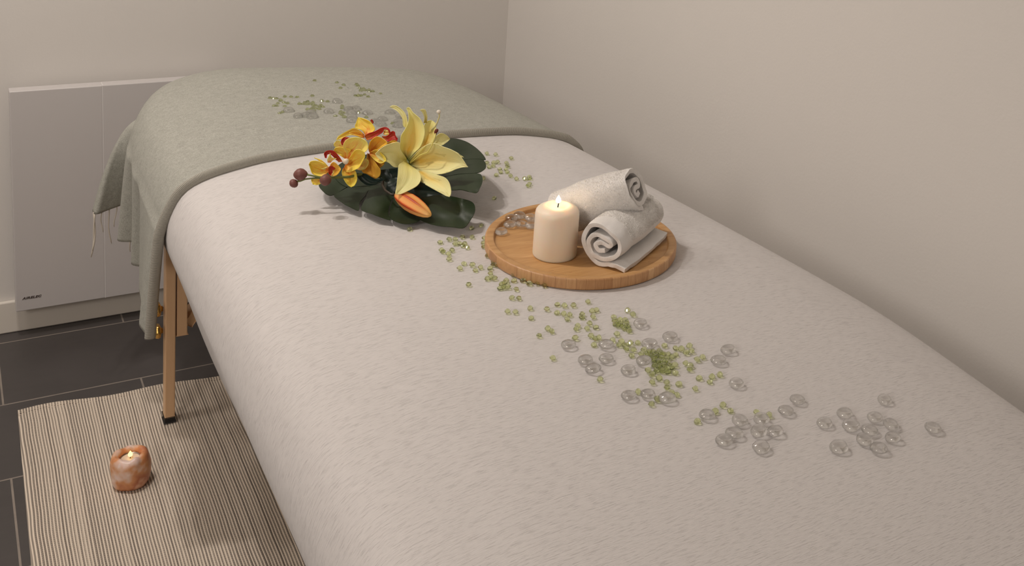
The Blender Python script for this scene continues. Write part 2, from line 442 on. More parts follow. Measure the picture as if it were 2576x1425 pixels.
# ------------------------------------------------------------------ sage blanket
def blanket():
    # outline index range: left hem (y=-.985, left) -> far end -> right hem (y=-.985, right)
    YH = -.985
    ids = [i for i in range(N_OUT) if outl[i][1] > YH]
    ids = sorted(ids); E = outl[ids]; Nn = nin[ids]
    pl = np.array((np.interp(YH, outl[ids[0]-1:ids[0]+1, 1], outl[ids[0]-1:ids[0]+1, 0]), YH))
    j = ids[-1]; tt = (YH-outl[j, 1])/(outl[j+1, 1]-outl[j, 1]); prr = outl[j]+(outl[j+1]-outl[j])*tt
    E = np.vstack([pl, E, prr])
    n = 460; s_ = np.concatenate([[0], np.cumsum(np.linalg.norm(np.diff(E, axis=0), axis=1))]); L = s_[-1]
    q = np.concatenate([np.linspace(0, .85, 350), np.linspace(.85, L, 131)[1:]]); n = len(q)
    E2 = np.stack([np.interp(q, s_, E[:, 0]), np.interp(q, s_, E[:, 1])], 1)
    T = np.gradient(E2, axis=0); T /= np.linalg.norm(T, axis=1)[:, None]; NI = np.stack([T[:, 1], -T[:, 0]], 1)
    NI[0] = (1, 0); NI[-1] = (-1, 0)
    wgt = np.clip(q/.05, 0, 1)[:, None]; NI = NI*wgt+np.array((1, 0))*(1-wgt); NI /= np.linalg.norm(NI, axis=1)[:, None]
    wgt = np.clip((L-q)/.05, 0, 1)[:, None]; NI = NI*wgt+np.array((-1, 0))*(1-wgt); NI /= np.linalg.norm(NI, axis=1)[:, None]
    # spine inside
    a, b, c = np.array((-.64, YH)), np.array((-.66, -.72)), np.array((-.645, YH))
    f = q/L; SPN = np.where((f < .5)[:, None], a+(b-a)*np.clip(f*2, 0, 1)[:, None], b+(c-b)*np.clip(f*2-1, 0, 1)[:, None])
    SPN[:, 0] = -.64; SPN[:, 1] = np.round(np.interp(f, [0, .5, 1], [YH, -.66, YH])*250)/250; SPN[0, 1] = SPN[-1, 1] = YH
    K = [(0, -1.076, -.985, .43), (.05, -1.084, -.93, .43), (.12, -1.070, -.86, .43), (.20, -1.064, -.78, .431), (.245, -1.037, -.735, .433), (.262, -1.036, -.70, .433), (.285, -1.064, -.672, .430), (.33, -1.054, -.625, .43),
         (.352, -1.026, -.605, .433), (.372, -1.028, -.575, .434), (.40, -1.073, -.548, .43), (.455, -1.066, -.505, .43), (.485, -1.030, -.485, .434), (.52, -1.018, -.41, .435), (.56, -1.035, -.352, .434), (.60, -1.078, -.372, .43),
         (.625, -1.098, -.385, .428), (.645, -1.10, -.36, .43), (.70, -1.05, -.27, .44), (.78, -.97, -.24, .47), (.88, -.86, -.215, .50), (1.05, -.70, -.235, .53), (1.25, -.50, -.28, .55), (1.36, -.38, -.33, .56), (1.46, -.29, -.44, .57), (1.62, -.25, -.65, .58), (1.95, -.195, -.985, .58)]
    K = np.array(K); K[-1, 0] = L
    B = np.stack([np.interp(q, K[:, 0], K[:, k]) for k in (1, 2, 3)], 1)
    # smooth the fold polyline
    for _ in range(10):
        B[1:-1] = .25*B[:-2]+.5*B[1:-1]+.25*B[2:]
    rows = []
    def topz(P): return z_top(P)+.0065
    ns = 80
    P0 = E2+NI*.05
    crease = lambda P: sum(h*np.exp(-((P[:, 1]-(y0+sl*(P[:, 0]+.7)))/wd)**2)*np.clip((x1-P[:, 0])/.05, 0, 1)*np.clip((P[:, 0]-x0)/.05, 0, 1)
                           for y0, sl, wd, h, x0, x1 in ((-.715, -.28, .012, .0026, -.95, -.40), (-.90, -.35, .014, .0034, -1.0, -.74), (-.945, -.35, .010, .0022, -1.02, -.78)))
    for s in np.linspace(0, 1, ns):
        P = SPN*(1-s)+P0*s; Z = topz(P) + crease(P)
        Z += .0016*np.array([pnoise(Vector((p[0]*7, p[1]*9, 1))) for p in P])*math.sin(math.pi*s)
        rows.append(np.column_stack([P, Z]))
    for d in (.042, .034, .026, .019, .013, .008, .004, .001):
        P = E2+NI*d; z = np.interp(d, PD, PZ); nz = .0065*min(1, d/.03); o = .0065*(1-min(1, d/.05))
        rows.append(np.column_stack([P-NI*o, np.full(n, z+nz)]))
    # skirt: from the edge down to the hem, folds growing on the way
    # the short edge lets the cloth leave the table before it hangs
    nk = 34
    for i in range(1, nk+1):
        t = i/nk; g = (t**(.78-.36*np.exp(-((q-.63)/.07)**2)))[:, None]
        base = E2-NI*.0085
        zs = .628; P = base*(1-g)+B[:, :2]*g; Z = zs+(B[:, 2]-zs)*t
        rows.append(np.column_stack([P, Z]))
    Vb = np.vstack(rows); nr = len(rows); F = []
    for i in range(nr-1):
        for k in range(n-1): F.append((i*n+k, i*n+k+1, (i+1)*n+k+1, (i+1)*n+k))
    t = NT('sage_wool'); co = t.coord()
    m1 = t.noise(t.mapping(co, (60, 500, 120), (0, 0, R(-10))), 1, 3, .7); m2 = t.noise(co, 420, 3, .7); m3 = t.noise(co, 90, 2)
    k_ = t.math('ADD', t.math('MULTIPLY', m1, .2), t.math('ADD', t.math('MULTIPLY', m2, .62), t.math('MULTIPLY', m3, .18)))
    t.base(t.ramp(k_, [(.34, s2l((143, 143, 135))), (.5, s2l((165, 165, 156))), (.66, s2l((185, 185, 177)))])); t.set(Roughness=.95)
    t.bump(k_, .28, .0010)
    root = empty('throw_blanket', (-.66, -.7, .74)); tag(root, 'sage grey wool throw blanket draped over the far end of the massage table', 'blanket')
    o = mk('cloth', Vb, [f[::-1] for f in F], t.m, root)
    weld(o, 5e-4)
    sm = o.modifiers.new('thick', 'SOLIDIFY'); sm.thickness = .003; sm.offset = -1
    bvh = BVHTree.FromPolygons([Vector(v) for v in Vb], F)
    # rolled, ribbed hem along the near edge
    left = [rows[i][0] for i in range(nr)][::-1]; right = [rows[i][-1] for i in range(nr)]
    path = np.array(left+right[1:]); path = path[np.concatenate([[True], np.linalg.norm(np.diff(path, axis=0), axis=1) > 1e-4])]
    path = spline(path[::3], 520)
    th = NT('sage_hem'); hc = th.coord('UV'); sp = th.t.nodes.new('ShaderNodeSeparateXYZ'); th.l(hc, sp.inputs[0])
    rib = th.math('SINE', th.math('ADD', th.math('MULTIPLY', sp.outputs[0], 2*math.pi*600), 0.0))
    up_ = th.math('LESS_THAN', th.math('ABSOLUTE', th.math('SUBTRACT', sp.outputs[1], .12)), .20)
    rr = th.math('ADD', th.math('MULTIPLY', th.math('MULTIPLY', th.math('ADD', rib, 1), .5), th.math('ADD', .25, th.math('MULTIPLY', up_, .75))), th.math('MULTIPLY', th.math('SUBTRACT', 1, up_), .25))
    th.base(th.mix(rr, s2l((138, 134, 124)), s2l((196, 193, 182)))); th.set(Roughness=.95); th.bump(rr, .6, .0010)
    V, F, UV = [], [], []; m_ = 16; kk = len(path)
    for i, p in enumerate(path):
        d = Vector(path[min(i+1, kk-1)]-path[max(i-1, 0)]).normalized(); s = Vector((0, -1, 0)); s = (s-d*s.dot(d)).normalized(); w_ = s.cross(d)
        if w_.z < 0 and abs(w_.z) > .3: w_ = -w_
        c = Vector(p) + Vector((0, -.0005, 0))
        for a in range(m_):
            an = 2*math.pi*a/m_
            V.append(c + s*(.0055*math.cos(an)) + w_*(.0090*math.sin(an)+.0004)); UV.append((i/(kk-1), a/m_))
    for i in range(kk-1):
        for a in range(m_): F.append((i*m_+a, i*m_+(a+1) % m_, (i+1)*m_+(a+1) % m_, (i+1)*m_+a))
    F.append(tuple(range(m_))[::-1]); F.append(tuple((kk-1)*m_+a for a in range(m_)))
    hm = mk('hem', V, F, th.m, root, uvs=UV); hm['label'] = 'thick ribbed edge'
    # fringe strands along the lower edge of the far corner
    M_fr = plain('fringe_yarn', (206, 198, 184), .9)
    Q = list(q)
    for k, (ss, ln, dx, dy, rd) in enumerate([(.470, .055, .004, .0, .0011), (.48, .062, -.003, .004, .0012), (.50, .045, .004, .0, .001), (.52, .07, -.004, -.004, .0012), (.535, .06, .006, 0, .001), (.55, .075, .0, 0, .0013),
                                              (.565, .055, .004, 0, .001), (.58, .05, -.003, 0, .0011), (.595, .085, .005, .003, .0012), (.61, .05, .0, .0, .001), (.625, .10, -.012, -.004, .0016), (.632, .085, -.006, -.01, .0016)]):
        i = min(range(n), key=lambda z: abs(Q[z]-ss)); p = Vector(B[i])
        pts = [p+Vector((dx*(u_**1.4)+.002*math.sin(u_*5+k), dy*u_, -ln*u_+.003)) for u_ in np.linspace(0, 1, 9)]
        tube('fringe_strand', pts, [rd]*8+[rd*.5], M_fr, root, 6)
    return bvh
bvh_blanket = blanket()

def hit(x, y, bvh):
    d = ray(x, y).normalized(); loc, nor, i, dist = bvh.ray_cast(CAM, d)
    return loc, nor

# ------------------------------------------------------------------ tray
TC = Vector((-.536, -1.526, .7337)); TR_ = .1500
def bamboo():
    t = NT('bamboo_strips'); co = t.coord(); sp = t.t.nodes.new('ShaderNodeSeparateXYZ')
    t.l(t.mapping(co, (1, 1, 1), (0, 0, R(22))), sp.inputs[0])
    strip = t.math('FLOOR', t.math('DIVIDE', sp.outputs[1], .012)); sn = t.noise(strip, 3.7, 0, .5, '1D')
    n = t.noise(t.mapping(co, (14, 150, 150), (0, 0, R(22))), 1, 4, .6); f = t.noise(t.mapping(co, (40, 700, 700), (0, 0, R(22))), 1, 2)
    node = t.math('LESS_THAN', t.noise(t.mapping(co, (60, 240, 60), (0, 0, R(22))), 1, 2), .30)
    k = t.math('ADD', t.math('MULTIPLY', n, .5), t.math('ADD', t.math('MULTIPLY', f, .25), t.math('MULTIPLY', sn, .25)))
    c = t.ramp(k, [(.25, s2l((172, 122, 72))), (.5, s2l((200, 153, 98))), (.75, s2l((218, 174, 120)))])
    c = t.mix(t.math('MULTIPLY', node, .35), c, s2l((150, 92, 48)))
    t.base(c); t.set(Roughness=.42); t.bump(f, .1, .0004); return t.m
def bamboo_rim():
    t = NT('bamboo_rim'); co = t.coord(); sp = t.t.nodes.new('ShaderNodeSeparateXYZ'); t.l(co, sp.inputs[0])
    an = t.math('ARCTAN2', sp.outputs[1], sp.outputs[0]); strip = t.math('FLOOR', t.math('DIVIDE', sp.outputs[0], .0125)); fr = t.math('FRACT', t.math('DIVIDE', sp.outputs[0], .0125))
    sn = t.noise(strip, 5.1, 0, .5, '1D'); f = t.noise(t.mapping(co, (500, 60, 60)), 1, 3)
    line = t.math('LESS_THAN', fr, .06)
    c = t.ramp(t.math('ADD', t.math('MULTIPLY', sn, .6), t.math('MULTIPLY', f, .4)), [(.25, s2l((174, 126, 82))), (.5, s2l((200, 153, 106))), (.75, s2l((220, 178, 130)))])
    t.base(t.mix(t.math('MULTIPLY', line, .4), c, s2l((128, 80, 46)))); t.set(Roughness=.45); return t.m
tray = empty('round_tray', TC); tag(tray, 'round bamboo tray with raised rim in the middle of the white cover', 'tray')
V, F = lathe([(.0002, .0), (.146, 0), (.149, .0015), (.150, .004), (.150, .0165), (.1493, .018), (.1475, .0185)], 160, TC); V2 = V
o = mk('side', V, F, bamboo_rim(), tray); o['label'] = 'outer side showing upright bamboo strips'
V, F = lathe([(.1476, .0185), (.1385, .0185), (.1370, .0178), (.1364, .0165), (.1360, .0134), (.1350, .0123), (.1345, .0120)], 160, TC)
MB_ = bamboo(); o = mk('rim', V, F, MB_, tray)
mk('tray_base', [TC+Vector((.1345*math.cos(k*math.pi/80), .1345*math.sin(k*math.pi/80), .0120)) for k in range(160)], [tuple(range(160))], MB_, tray, smooth=False)
TZ = TC.z+.0120
bvh_tray = BVHTree.FromPolygons([TC+Vector((x*.14, y*.14, .0085)) for x, y in ((-1, -1), (1, -1), (1, 1), (-1, 1))], [(0, 1, 2, 3)])

# ------------------------------------------------------------------ pillar candle
cc = at_z(1395, 640, TZ); cc.z = TZ
t = NT('candle_wax'); t.base(s2l((246, 231, 212))); t.set(Roughness=.42); t.b.inputs['Subsurface Weight'].default_value = .9; t.b.inputs['Subsurface Radius'].default_value = (.018, .012, .008); t.b.inputs['Subsurface Scale'].default_value = .9
cand = empty('pillar_candle', cc); tag(cand, 'lit ivory pillar candle standing on the bamboo tray', 'candle')
V, F = lathe([(.001, 0), (.0315, 0), (.0332, .0015), (.0336, .004), (.0334, .066), (.0328, .0708), (.031, .0740), (.028, .0765), (.0235, .0790), (.0185, .0805), (.0165, .0795), (.0145, .0775), (.010, .0768), (.0003, .0765)], 72, cc)
mk('wax', V, F, t.m, cand)
tube('wick', [cc+Vector((0, 0, .0765)), cc+Vector((.0006, 0, .081)), cc+Vector((.0012, 0, .0845))], .0009, M_wick, cand, 8)
flame('flame', cc+Vector((.0003, 0, .0835)), .0040, .0125, cand, (1, .80, .50), 14)
pl = bpy.data.lights.new('candle_flame_light', 'POINT'); pl.energy = .035; pl.color = (1, .66, .32); pl.shadow_soft_size = .004
plo = bpy.data.objects.new('candle_flame_light', pl); COL.objects.link(plo); plo.location = cc+Vector((0, 0, .094))

# ------------------------------------------------------------------ rolled towels
SPIRAL = [(735, 950), (600, 928), (480, 940), (350, 948), (240, 905), (150, 820), (100, 700), (105, 580), (160, 490), (270, 440), (400, 445), (520, 490), (600, 570), (635, 680), (600, 780), (520, 850), (400, 880), (290, 865),
          (210, 800), (180, 700), (215, 610), (310, 575), (420, 575), (500, 600), (520, 650), (480, 688), (400, 675), (330, 665), (270, 700), (330, 770), (420, 745)]
def towel(A, B, label, scale=1.0, tail=True, fl=1, seed=0, swell=.12):
    A, B = Vector(A), Vector(B); ax = (B-A); L = ax.length; ax.normalize()
    side = ax.cross(Vector((0, 0, 1))).normalized(); up = side.cross(ax).normalized()
    pts = SPIRAL if tail else SPIRAL[3:]
    C_ = spline([((x-370)/5.7/1560*scale*fl, -(y-700)/5.7/1520*scale) for x, y in pts], 300)
    na = 90; V = []; F = []; UV = []
    tn = np.gradient(C_, axis=0); tn /= np.linalg.norm(tn, axis=1)[:, None]; nn = np.stack([-tn[:, 1], tn[:, 0]], 1)
    nP = len(C_)
    for j in range(na+1):
        a = j/na
        sw = 1+swell*math.sin(math.pi*min(1, a*1.0))**.6*(.6+.4*a)
        for i, (x, y) in enumerate(C_):
            outer = max(0, 1-i/150)
            rr = math.hypot(x, y)
            nz = pnoise(Vector((x*40+seed, y*40, a*5)))*.0024 + pnoise(Vector((x*110+seed, y*110, a*L*90)))*.0007
            k = 1+(sw-1)*min(1, rr/.02)
            flat = 1 if not (tail and i < 22) else 1
            X = x*k+nn[i][0]*nz; Y = y*(k if y > 0 else 1+(k-1)*.3)+nn[i][1]*nz
            end = .0035*pnoise(Vector((i*.05, seed, 3 if a < .5 else 8)))
            V.append(A+ax*(a*L+end*(abs(a-.5)*2)**4) + side*X + up*Y); UV.append((i/nP, a))
    for j in range(na):
        for i in range(nP-1): k = j*nP+i; F.append((k, k+1, k+nP+1, k+nP))
    o = mk('rolled_towel', V, F, M_terry, None, uvs=UV)
    s_ = o.modifiers.new('thick', 'SOLIDIFY'); s_.thickness = .0066*scale; s_.offset = 0; s_.use_even_offset = False
    bv = o.modifiers.new('round', 'BEVEL'); bv.width = .0026; bv.segments = 3; bv.limit_method = 'ANGLE'; bv.angle_limit = R(50)
    tag(o, label, 'towel', 'white towels rolled up on the tray')
    # the pile of the terry cloth: tiny standing loops
    G = np.array([tuple(v) for v in V]).reshape(na+1, nP, 3); rg = np.random.default_rng(seed); PV = []; PF = []
    axn = np.array(ax); N = 26000
    lo = 26 if tail else 0
    ii = rg.integers(lo, min(150, nP-2), N); jj = (rg.random(N)**.9*(na-1)*(.80 if tail else 1)+(na*.19 if tail else 0)).astype(int).clip(0, na-1)
    for i, j in zip(ii, jj):
        p = G[j, i]+(G[j, i+1]-G[j, i])*rg.random()+(G[j+1, i]-G[j, i])*rg.random()
        t_ = G[j, i+1]-G[j, i]; t_ /= np.linalg.norm(t_)+1e-9; nrm = np.cross(t_, axn); nrm /= np.linalg.norm(nrm)+1e-9
        rel = p-(np.array(A)+axn*((p-np.array(A))@axn))
        if nrm@rel < 0: nrm = -nrm
        b0 = p+nrm*.0028*scale; d = nrm+rg.normal(0, .45, 3); d /= np.linalg.norm(d); w_ = rg.normal(0, 1, 3); w_ -= d*(w_@d); w_ /= np.linalg.norm(w_)
        h = .0011+.0009*rg.random(); k = len(PV); PV += [b0-w_*.00045, b0+w_*.00045, b0+d*h+w_*.0002, b0+d*h-w_*.0002]; PF.append((k, k+1, k+2, k+3))
    pm = mk('pile', PV, PF, M_pile, o, smooth=False); pm['kind'] = 'stuff'
    return o
t = NT('terry_cloth'); co = t.coord(); k_ = t.math('ADD', t.math('MULTIPLY', t.noise(co, 900, 3, .7), .7), t.math('MULTIPLY', t.noise(co, 260, 2, .5), .3))
t.base(t.mix(k_, s2l((238, 234, 230)), s2l((253, 251, 249)))); t.set(Roughness=1); t.b.inputs['Sheen Weight'].default_value = .3; t.bump(k_, .7, .0022); M_terry = t.m
M_pile = plain('terry_pile', (248, 245, 241), 1.0)
A2 = at_z(1513, 622, TZ+.033); A2.z = TZ+.0345; B2 = at_z(1623, 536, TZ+.036); B2.z = TZ+.038
towel(A2, B2, 'rolled white terry towel whose spiral end faces forward beside the candle', 1.0, True, 1, 1, .10)
A1 = at_z(1412, 540, TZ+.032); A1.z = TZ+.034; B1 = at_z(1602, 478, TZ+.096); B1.z = TZ+.096
tw1 = towel(A1, B1, 'fluffy rolled white towel leaning on top of the other one behind the candle', 1.05, False, -1, 5, .16)

# ------------------------------------------------------------------ glass
def glass(name, c, tint_mix=.45, rough=0.0, ior=1.46):
    m = bpy.data.materials.new(name); m.use_nodes = True; nt = m.node_tree; b = nt.nodes['Principled BSDF']; out = nt.nodes['Material Output']
    b.inputs['Base Color'].default_value = c; b.inputs['Transmission Weight'].default_value = 1; b.inputs['Roughness'].default_value = rough; b.inputs['IOR'].default_value = ior; b.inputs['Coat Weight'].default_value = 1; b.inputs['Coat IOR'].default_value = 1.7; b.inputs['Coat Roughness'].default_value = .03
    tr = nt.nodes.new('ShaderNodeBsdfTransparent'); tr.inputs[0].default_value = c
    mx = nt.nodes.new('ShaderNodeMixShader'); mx.inputs[0].default_value = tint_mix
    nt.links.new(b.outputs[0], mx.inputs[1]); nt.links.new(tr.outputs[0], mx.inputs[2]); nt.links.new(mx.outputs[0], out.inputs[0])
    return m
M_clear = glass('clear_glass', (.99, .99, .985, 1), .30, ior=1.52)
M_green = glass('pale_green_glass', (.90, .96, .60, 1), .16)
def nugget(r_, top, bot, n=28, facet=False, seed=0):
    prof = []
    for i in range(13):
        a = -math.pi/2+math.pi*i/12; c, s = math.cos(a), math.sin(a)
        prof.append((max(.00001, r_*abs(c)**.9), (top if s > 0 else bot)*s+bot))
    if facet: prof = [(.00001, 0), (r_*.45, bot*.35), (r_, bot), (r_*.96, bot+top*.25), (r_*.58, bot+top), (.00001, bot+top)]; n = 10
    wob = lambda p, a, i: Vector((p.x*(1+.05*math.sin(2*a+seed)), p.y*(1+.04*math.cos(3*a+seed)), p.z))
    V, F = lathe(prof, n, (0, 0, 0), wob)
    me = bpy.data.meshes.new('nugget'); me.from_pydata([tuple(v) for v in V], [], F); me.update()
    bm = bmesh.new(); bm.from_mesh(me); bmesh.ops.remove_doubles(bm, verts=bm.verts[:], dist=2e-5); bmesh.ops.recalc_face_normals(bm, faces=bm.faces[:]); bm.to_mesh(me); bm.free()
    if not facet: me.shade_smooth()
    return me
gem_me = [nugget(0.0101+.0003*k, .0064, .0044, 32, seed=k*1.7) for k in range(3)]
for m_ in gem_me: m_.materials.append(M_clear)
bead_me = [nugget(.0043, .0036, .0024, 24, seed=k) for k in range(1)]+[nugget(.0046, .0034, .0030, facet=True, seed=9), nugget(.0044, .0038, .0026, facet=True, seed=4)]
for m_ in bead_me: m_.materials.append(M_green)
placed = []
def put(kind, x, y, bvh, label, group):
    if bvh is bvh_tray: p = at_z(x, y, TZ+.003); p.z = TZ; nor = Vector((0, 0, 1))
    else:
        off = 3.0 if kind == 'gem' else 1.2
        p, nor = hit(x, y+off, bvh)
        if p is None: return
        if nor.z < 0: nor = -nor
    r_ = .0098 if kind == 'gem' else .0042
    lift = 0
    for q, rq in placed:
        d = (Vector((q.x, q.y))-Vector((p.x, p.y))).length
        if d < (r_+rq)*.80: lift = max(lift, (1-d/((r_+rq)*.80))*.0045)
    placed.append((p.copy(), r_))
    me = random.choice(gem_me if kind == 'gem' else bead_me)
    o = bpy.data.objects.new('glass_gem' if kind == 'gem' else 'green_glass_bead', me); COL.objects.link(o)
    tilt = .13 if kind == 'gem' else .28
    if lift: tilt *= 1.6
    o.rotation_mode = 'QUATERNION'
    q1 = Vector((0, 0, 1)).rotation_difference((nor+Vector((random.uniform(-tilt, tilt), random.uniform(-tilt, tilt), 0))).normalized())
    o.rotation_quaternion = q1 @ Matrix.Rotation(random.uniform(0, 6.28), 3, 'Z').to_quaternion()
    s = random.uniform(.94, 1.06); o.scale = (s, s, s)
    o.location = p+nor*(.0002+lift)
    tag(o, label, 'glass gem' if kind == 'gem' else 'bead', group)
def P2(s): return [tuple(float(v) for v in a.split(',')) for a in s.split()]
def many(kind, s, bvh, label, group):
    for x, y in P2(s): put(kind, x, y, bvh, label, group)

# clear gems
one = [((2344.5, 1084), 'clear glass gem lying alone nearest the right edge of the white cover'),
       ((2223.4, 1011), 'clear glass gem lying by itself above the nearest cluster, toward the wall'),
       ((2072.8, 1070), 'clear glass gem at the left end of the nearest cluster on the cover'),
       ((2109.3, 1131.4), 'clear glass gem set apart below the left end of the nearest cluster'),
       ((1913.3, 1132), 'clear glass gem lying below the crowded three of the second cluster'),
       ((1852, 970), 'lone clear glass gem between the thick pile of green beads and the two-gem pair'),
       ((1832, 885), 'clear glass gem right of the green pile, the farther of a close pair'),
       ((1806.6, 913), 'clear glass gem right of the green pile, the nearer of a close pair'),
       ((1685.2, 852.6), 'lone clear glass gem just beyond the green pile toward the wall'),
       ((1610.7, 819), 'clear glass gem beside the small tight heap of green beads'),
       ((1429.5, 873.3), 'clear glass gem at the far left of the scattered gems'),
       ((1580.8, 936.6), 'clear glass gem lying alone left of the green pile'),
       ((1619.4, 914.2), 'clear glass gem touching the left side of the green pile'),
       ((1633.3, 871), 'clear glass gem touching the far side of the green pile'),
       ((1777.5, 1051.4), 'clear glass gem with a green bead touching it on both sides'),
       ((1859, 1064.6), 'clear glass gem lying between the touching pair and the crowded three'),
       ((1260.8, 585), 'clear glass gem lying apart by the rim of the bamboo tray')]
for (x, y), lb in one: put('gem', x, y, bvh_tray if x < 1300 else bvh_cover, lb, 'clear glass gems lying apart')
many('gem', '2124,1046 2140.3,1077 2200,1056 2185.4,1088.7 2239,1074 2246,1107.3 2173.7,1113.5 2209.4,1136', bvh_cover, 'clear glass gem in the tight middle of the nearest cluster', 'clear gems of the nearest cluster')
many('gem', '1845.8,1098 1821,1114.3', bvh_cover, 'clear glass gem of the touching pair in the second cluster', 'touching pair of clear gems')
many('gem', '1914.9,1059.2 1908.7,1091.8 1950.6,1091.8', bvh_cover, 'clear glass gem of the crowded three in the second cluster', 'crowded three clear gems')
many('gem', '1975.4,1039.8 2004.2,1011.8', bvh_cover, 'clear glass gem of the pair lying diagonally between the two nearest clusters', 'diagonal pair of clear gems')
many('gem', '1472,912.6 1492.8,933.5', bvh_cover, 'clear glass gem of the overlapping pair left of the green pile', 'overlapping pair of clear gems')
many('gem', '1524.4,873.3 1523.7,908', bvh_cover, 'clear glass gem of the upright pair left of the green pile', 'pair of clear gems one behind the other')
many('gem', '1581.6,1002.2 1629.4,999 1677.5,1008.4', bvh_cover, 'clear glass gem of the row of three below the green pile', 'row of three clear gems')
many('gem', '1283.6,567.4 1310.4,567.4 1336,569.3 1286.7,552.8 1306,545.3 1333.5,549.7', bvh_tray, 'clear glass gem in the group of six on the tray behind the candle', 'clear gems on the tray')
many('gem', '726.5,280.8 749.3,295 770.3,292.6 786.3,296.8 782,286.7', bvh_blanket, 'clear glass gem on the left of the gems on the grey blanket', 'clear gems left on the blanket')
many('gem', '847,257.5 826,283.8 876.5,277.7 894.7,276.7 884.6,286.8 885.6,297 884.6,306 924,286.8', bvh_blanket, 'clear glass gem on the blanket behind the orange orchids', 'clear gems on the blanket behind the orchids')
many('gem', '980.5,285.8 961.3,303 958.3,316 944,309 1001.7,309 1000.7,319 1006.7,296 1022,300', bvh_blanket, 'clear glass gem on the blanket close behind the yellow lily', 'clear gems on the blanket behind the lily')
# green beads
L_ = 'small pale green glass bead '
many('bead', '1223.2,389 1246.3,391.6 1285.3,401 1225.3,413.2 1228.4,422.6 1241.6,411 1251.6,410.5 1240.5,419.5 1273.7,411.5 1274.2,416.8 1274.7,422 1272.6,429 1276.8,435.8 1257.4,427.9 1257.9,435.3 1247.9,442.6 1284.2,445.3', bvh_cover, L_+'right of the dark green leaf', 'green beads right of the leaf')
many('bead', '1299,452.6 1318.4,452.6 1332,447.4 1333.2,452 1331.6,465.8 1328.4,470.5', bvh_cover, L_+'between the dark leaf and the rolled towels', 'green beads between leaf and towels')
put('bead', 1216.3, 451, bvh_cover, L_+'close by the tip of a leaf lobe', None); put('bead', 1244.2, 501, bvh_cover, L_+'lying in the shadow of the dark leaf', None)
put('bead', 1031, 580, bvh_cover, L_+'lying alone in front of the dark leaf', None)
many('bead', '1186.6,576 1212,570.4', bvh_cover, L_+'between the leaf tip and the tray rim', 'two green beads by the leaf tip')
many('bead', '1162.5,600.4 1188.6,600.4 1128.8,606.6 1144,605.5 1106.4,613.4 1144,617.3 1156.6,615.6 1168.4,618 1162.5,622.5 1174.3,626.5', bvh_cover, L_+'between leaf and tray rim, left side', 'green beads left of the tray')
many('bead', '1109.5,633.3 1116.2,637.5 1127.2,642.5 1136.4,634 1130.5,656', bvh_cover, L_+'in the slanting line of five left of the tray', 'slanting line of green beads')
many('bead', '1218,603.8 1216.4,615 1219,624 1228,647.6 1240.8,662.7 1240.8,669.5 1249.3,671 1257.7,669.5 1293,695.6', bvh_cover, L_+'touching the side of the bamboo tray', 'green beads against the tray')
many('bead', '1166.7,667 1188.6,671 1155,679.6 1207,677 1195.4,683.8 1179.4,720.8', bvh_cover, L_+'in the loose group nearer than the slanting line', 'loose green beads left of the tray')
many('bead', '1234,678.7 1232.4,693 1235,701.5 1226.5,705.7 1245,704.8', bvh_cover, L_+'in the small bunch just left of the tray front', 'bunch of green beads by the tray')
many('bead', '1272.8,710.7 1262.7,719 1269.5,715.8 1256.8,729.3 1267.8,727.6 1278.7,726.7 1293.9,710 1297.3,732.6 1315.8,710', bvh_cover, L_+'in the bunch just in front of the tray', 'bunch of green beads in front of the tray')
many('bead', '1332.6,717.5 1350.3,717.5 1367,722.5', bvh_cover, L_+'in the short row along the front of the tray', 'row of green beads along the tray front')
many('bead', '1288.8,753.7 1304,755.4', bvh_cover, L_+'of the touching pair in front of the tray', 'touching pair of green beads')
many('bead', '1276.2,788.2 1296.4,790 1335,779.8 1375.6,783 1336.8,803.8', bvh_cover, L_+'at the left end of the loose trail', 'green beads at the left of the trail')
many('bead', '1402,770 1419.6,773.3 1442.8,773.3 1477,763.2 1401.4,790.2 1417.5,793.3 1434.3,796 1425.2,806.6 1464.5,795.4 1462.4,802.4 1489,787 1499.6,784.2 1489.8,801.7', bvh_cover, L_+'in the loose trail in front of the tray', 'green beads in the loose trail')
many('bead', '1451.9,824.2 1449,832 1482,818.6 1475,830.5 1499.6,827.7 1447.7,855.8', bvh_cover, L_+'between the loose trail and the first clear gems', 'green beads before the clear gems')
many('bead', '1378.2,831.2 1385.9,838.2 1355,850', bvh_cover, L_+'of the three at the left side of the trail', 'three green beads at the side')
put('bead', 1388.7, 905.6, bvh_cover, L_+'lying alone left of all the clear gems', None); put('bead', 1509.8, 959.7, bvh_cover, L_+'lying alone below the overlapping pair of clear gems', None)
many('bead', '1487,850 1496,857 1505.2,853.7 1494,871.2 1538.8,860.5', bvh_cover, L_+'around the upright pair of gems', 'green beads around the upright pair')
many('bead', '1579.2,785.6 1592.7,796', bvh_cover, L_+'of the pair behind the small tight heap', 'pair of green beads behind the heap')
many('bead', '1543.3,801 1559.6,808.3 1547.8,811.6 1549.5,819.5 1572.5,809.4 1560,817.3 1563.5,824 1574.7,816 1571.4,829.6 1577,822.9 1582.6,836.3 1579.2,829.6 1554.5,822.9', bvh_cover, L_+'in the small tight heap beside a clear gem', 'small tight heap of green beads')
many('bead', '1550.6,845.7 1562.4,863.8 1557.9,872.8 1573.6,873.4 1573.6,882.4 1587,867.8 1604,865.5 1593.8,885.7 1587,898 1610.7,896.4', bvh_cover, L_+'on the far left approach to the thick green pile', 'green beads leading to the pile')
many('bead', '1671.3,874 1698.2,880 1714,882.4 1700.5,896.4 1735,875 1738.5,888.4 1725.2,892.6', bvh_cover, L_+'beyond the thick green pile, on its wall side', 'green beads beyond the pile')
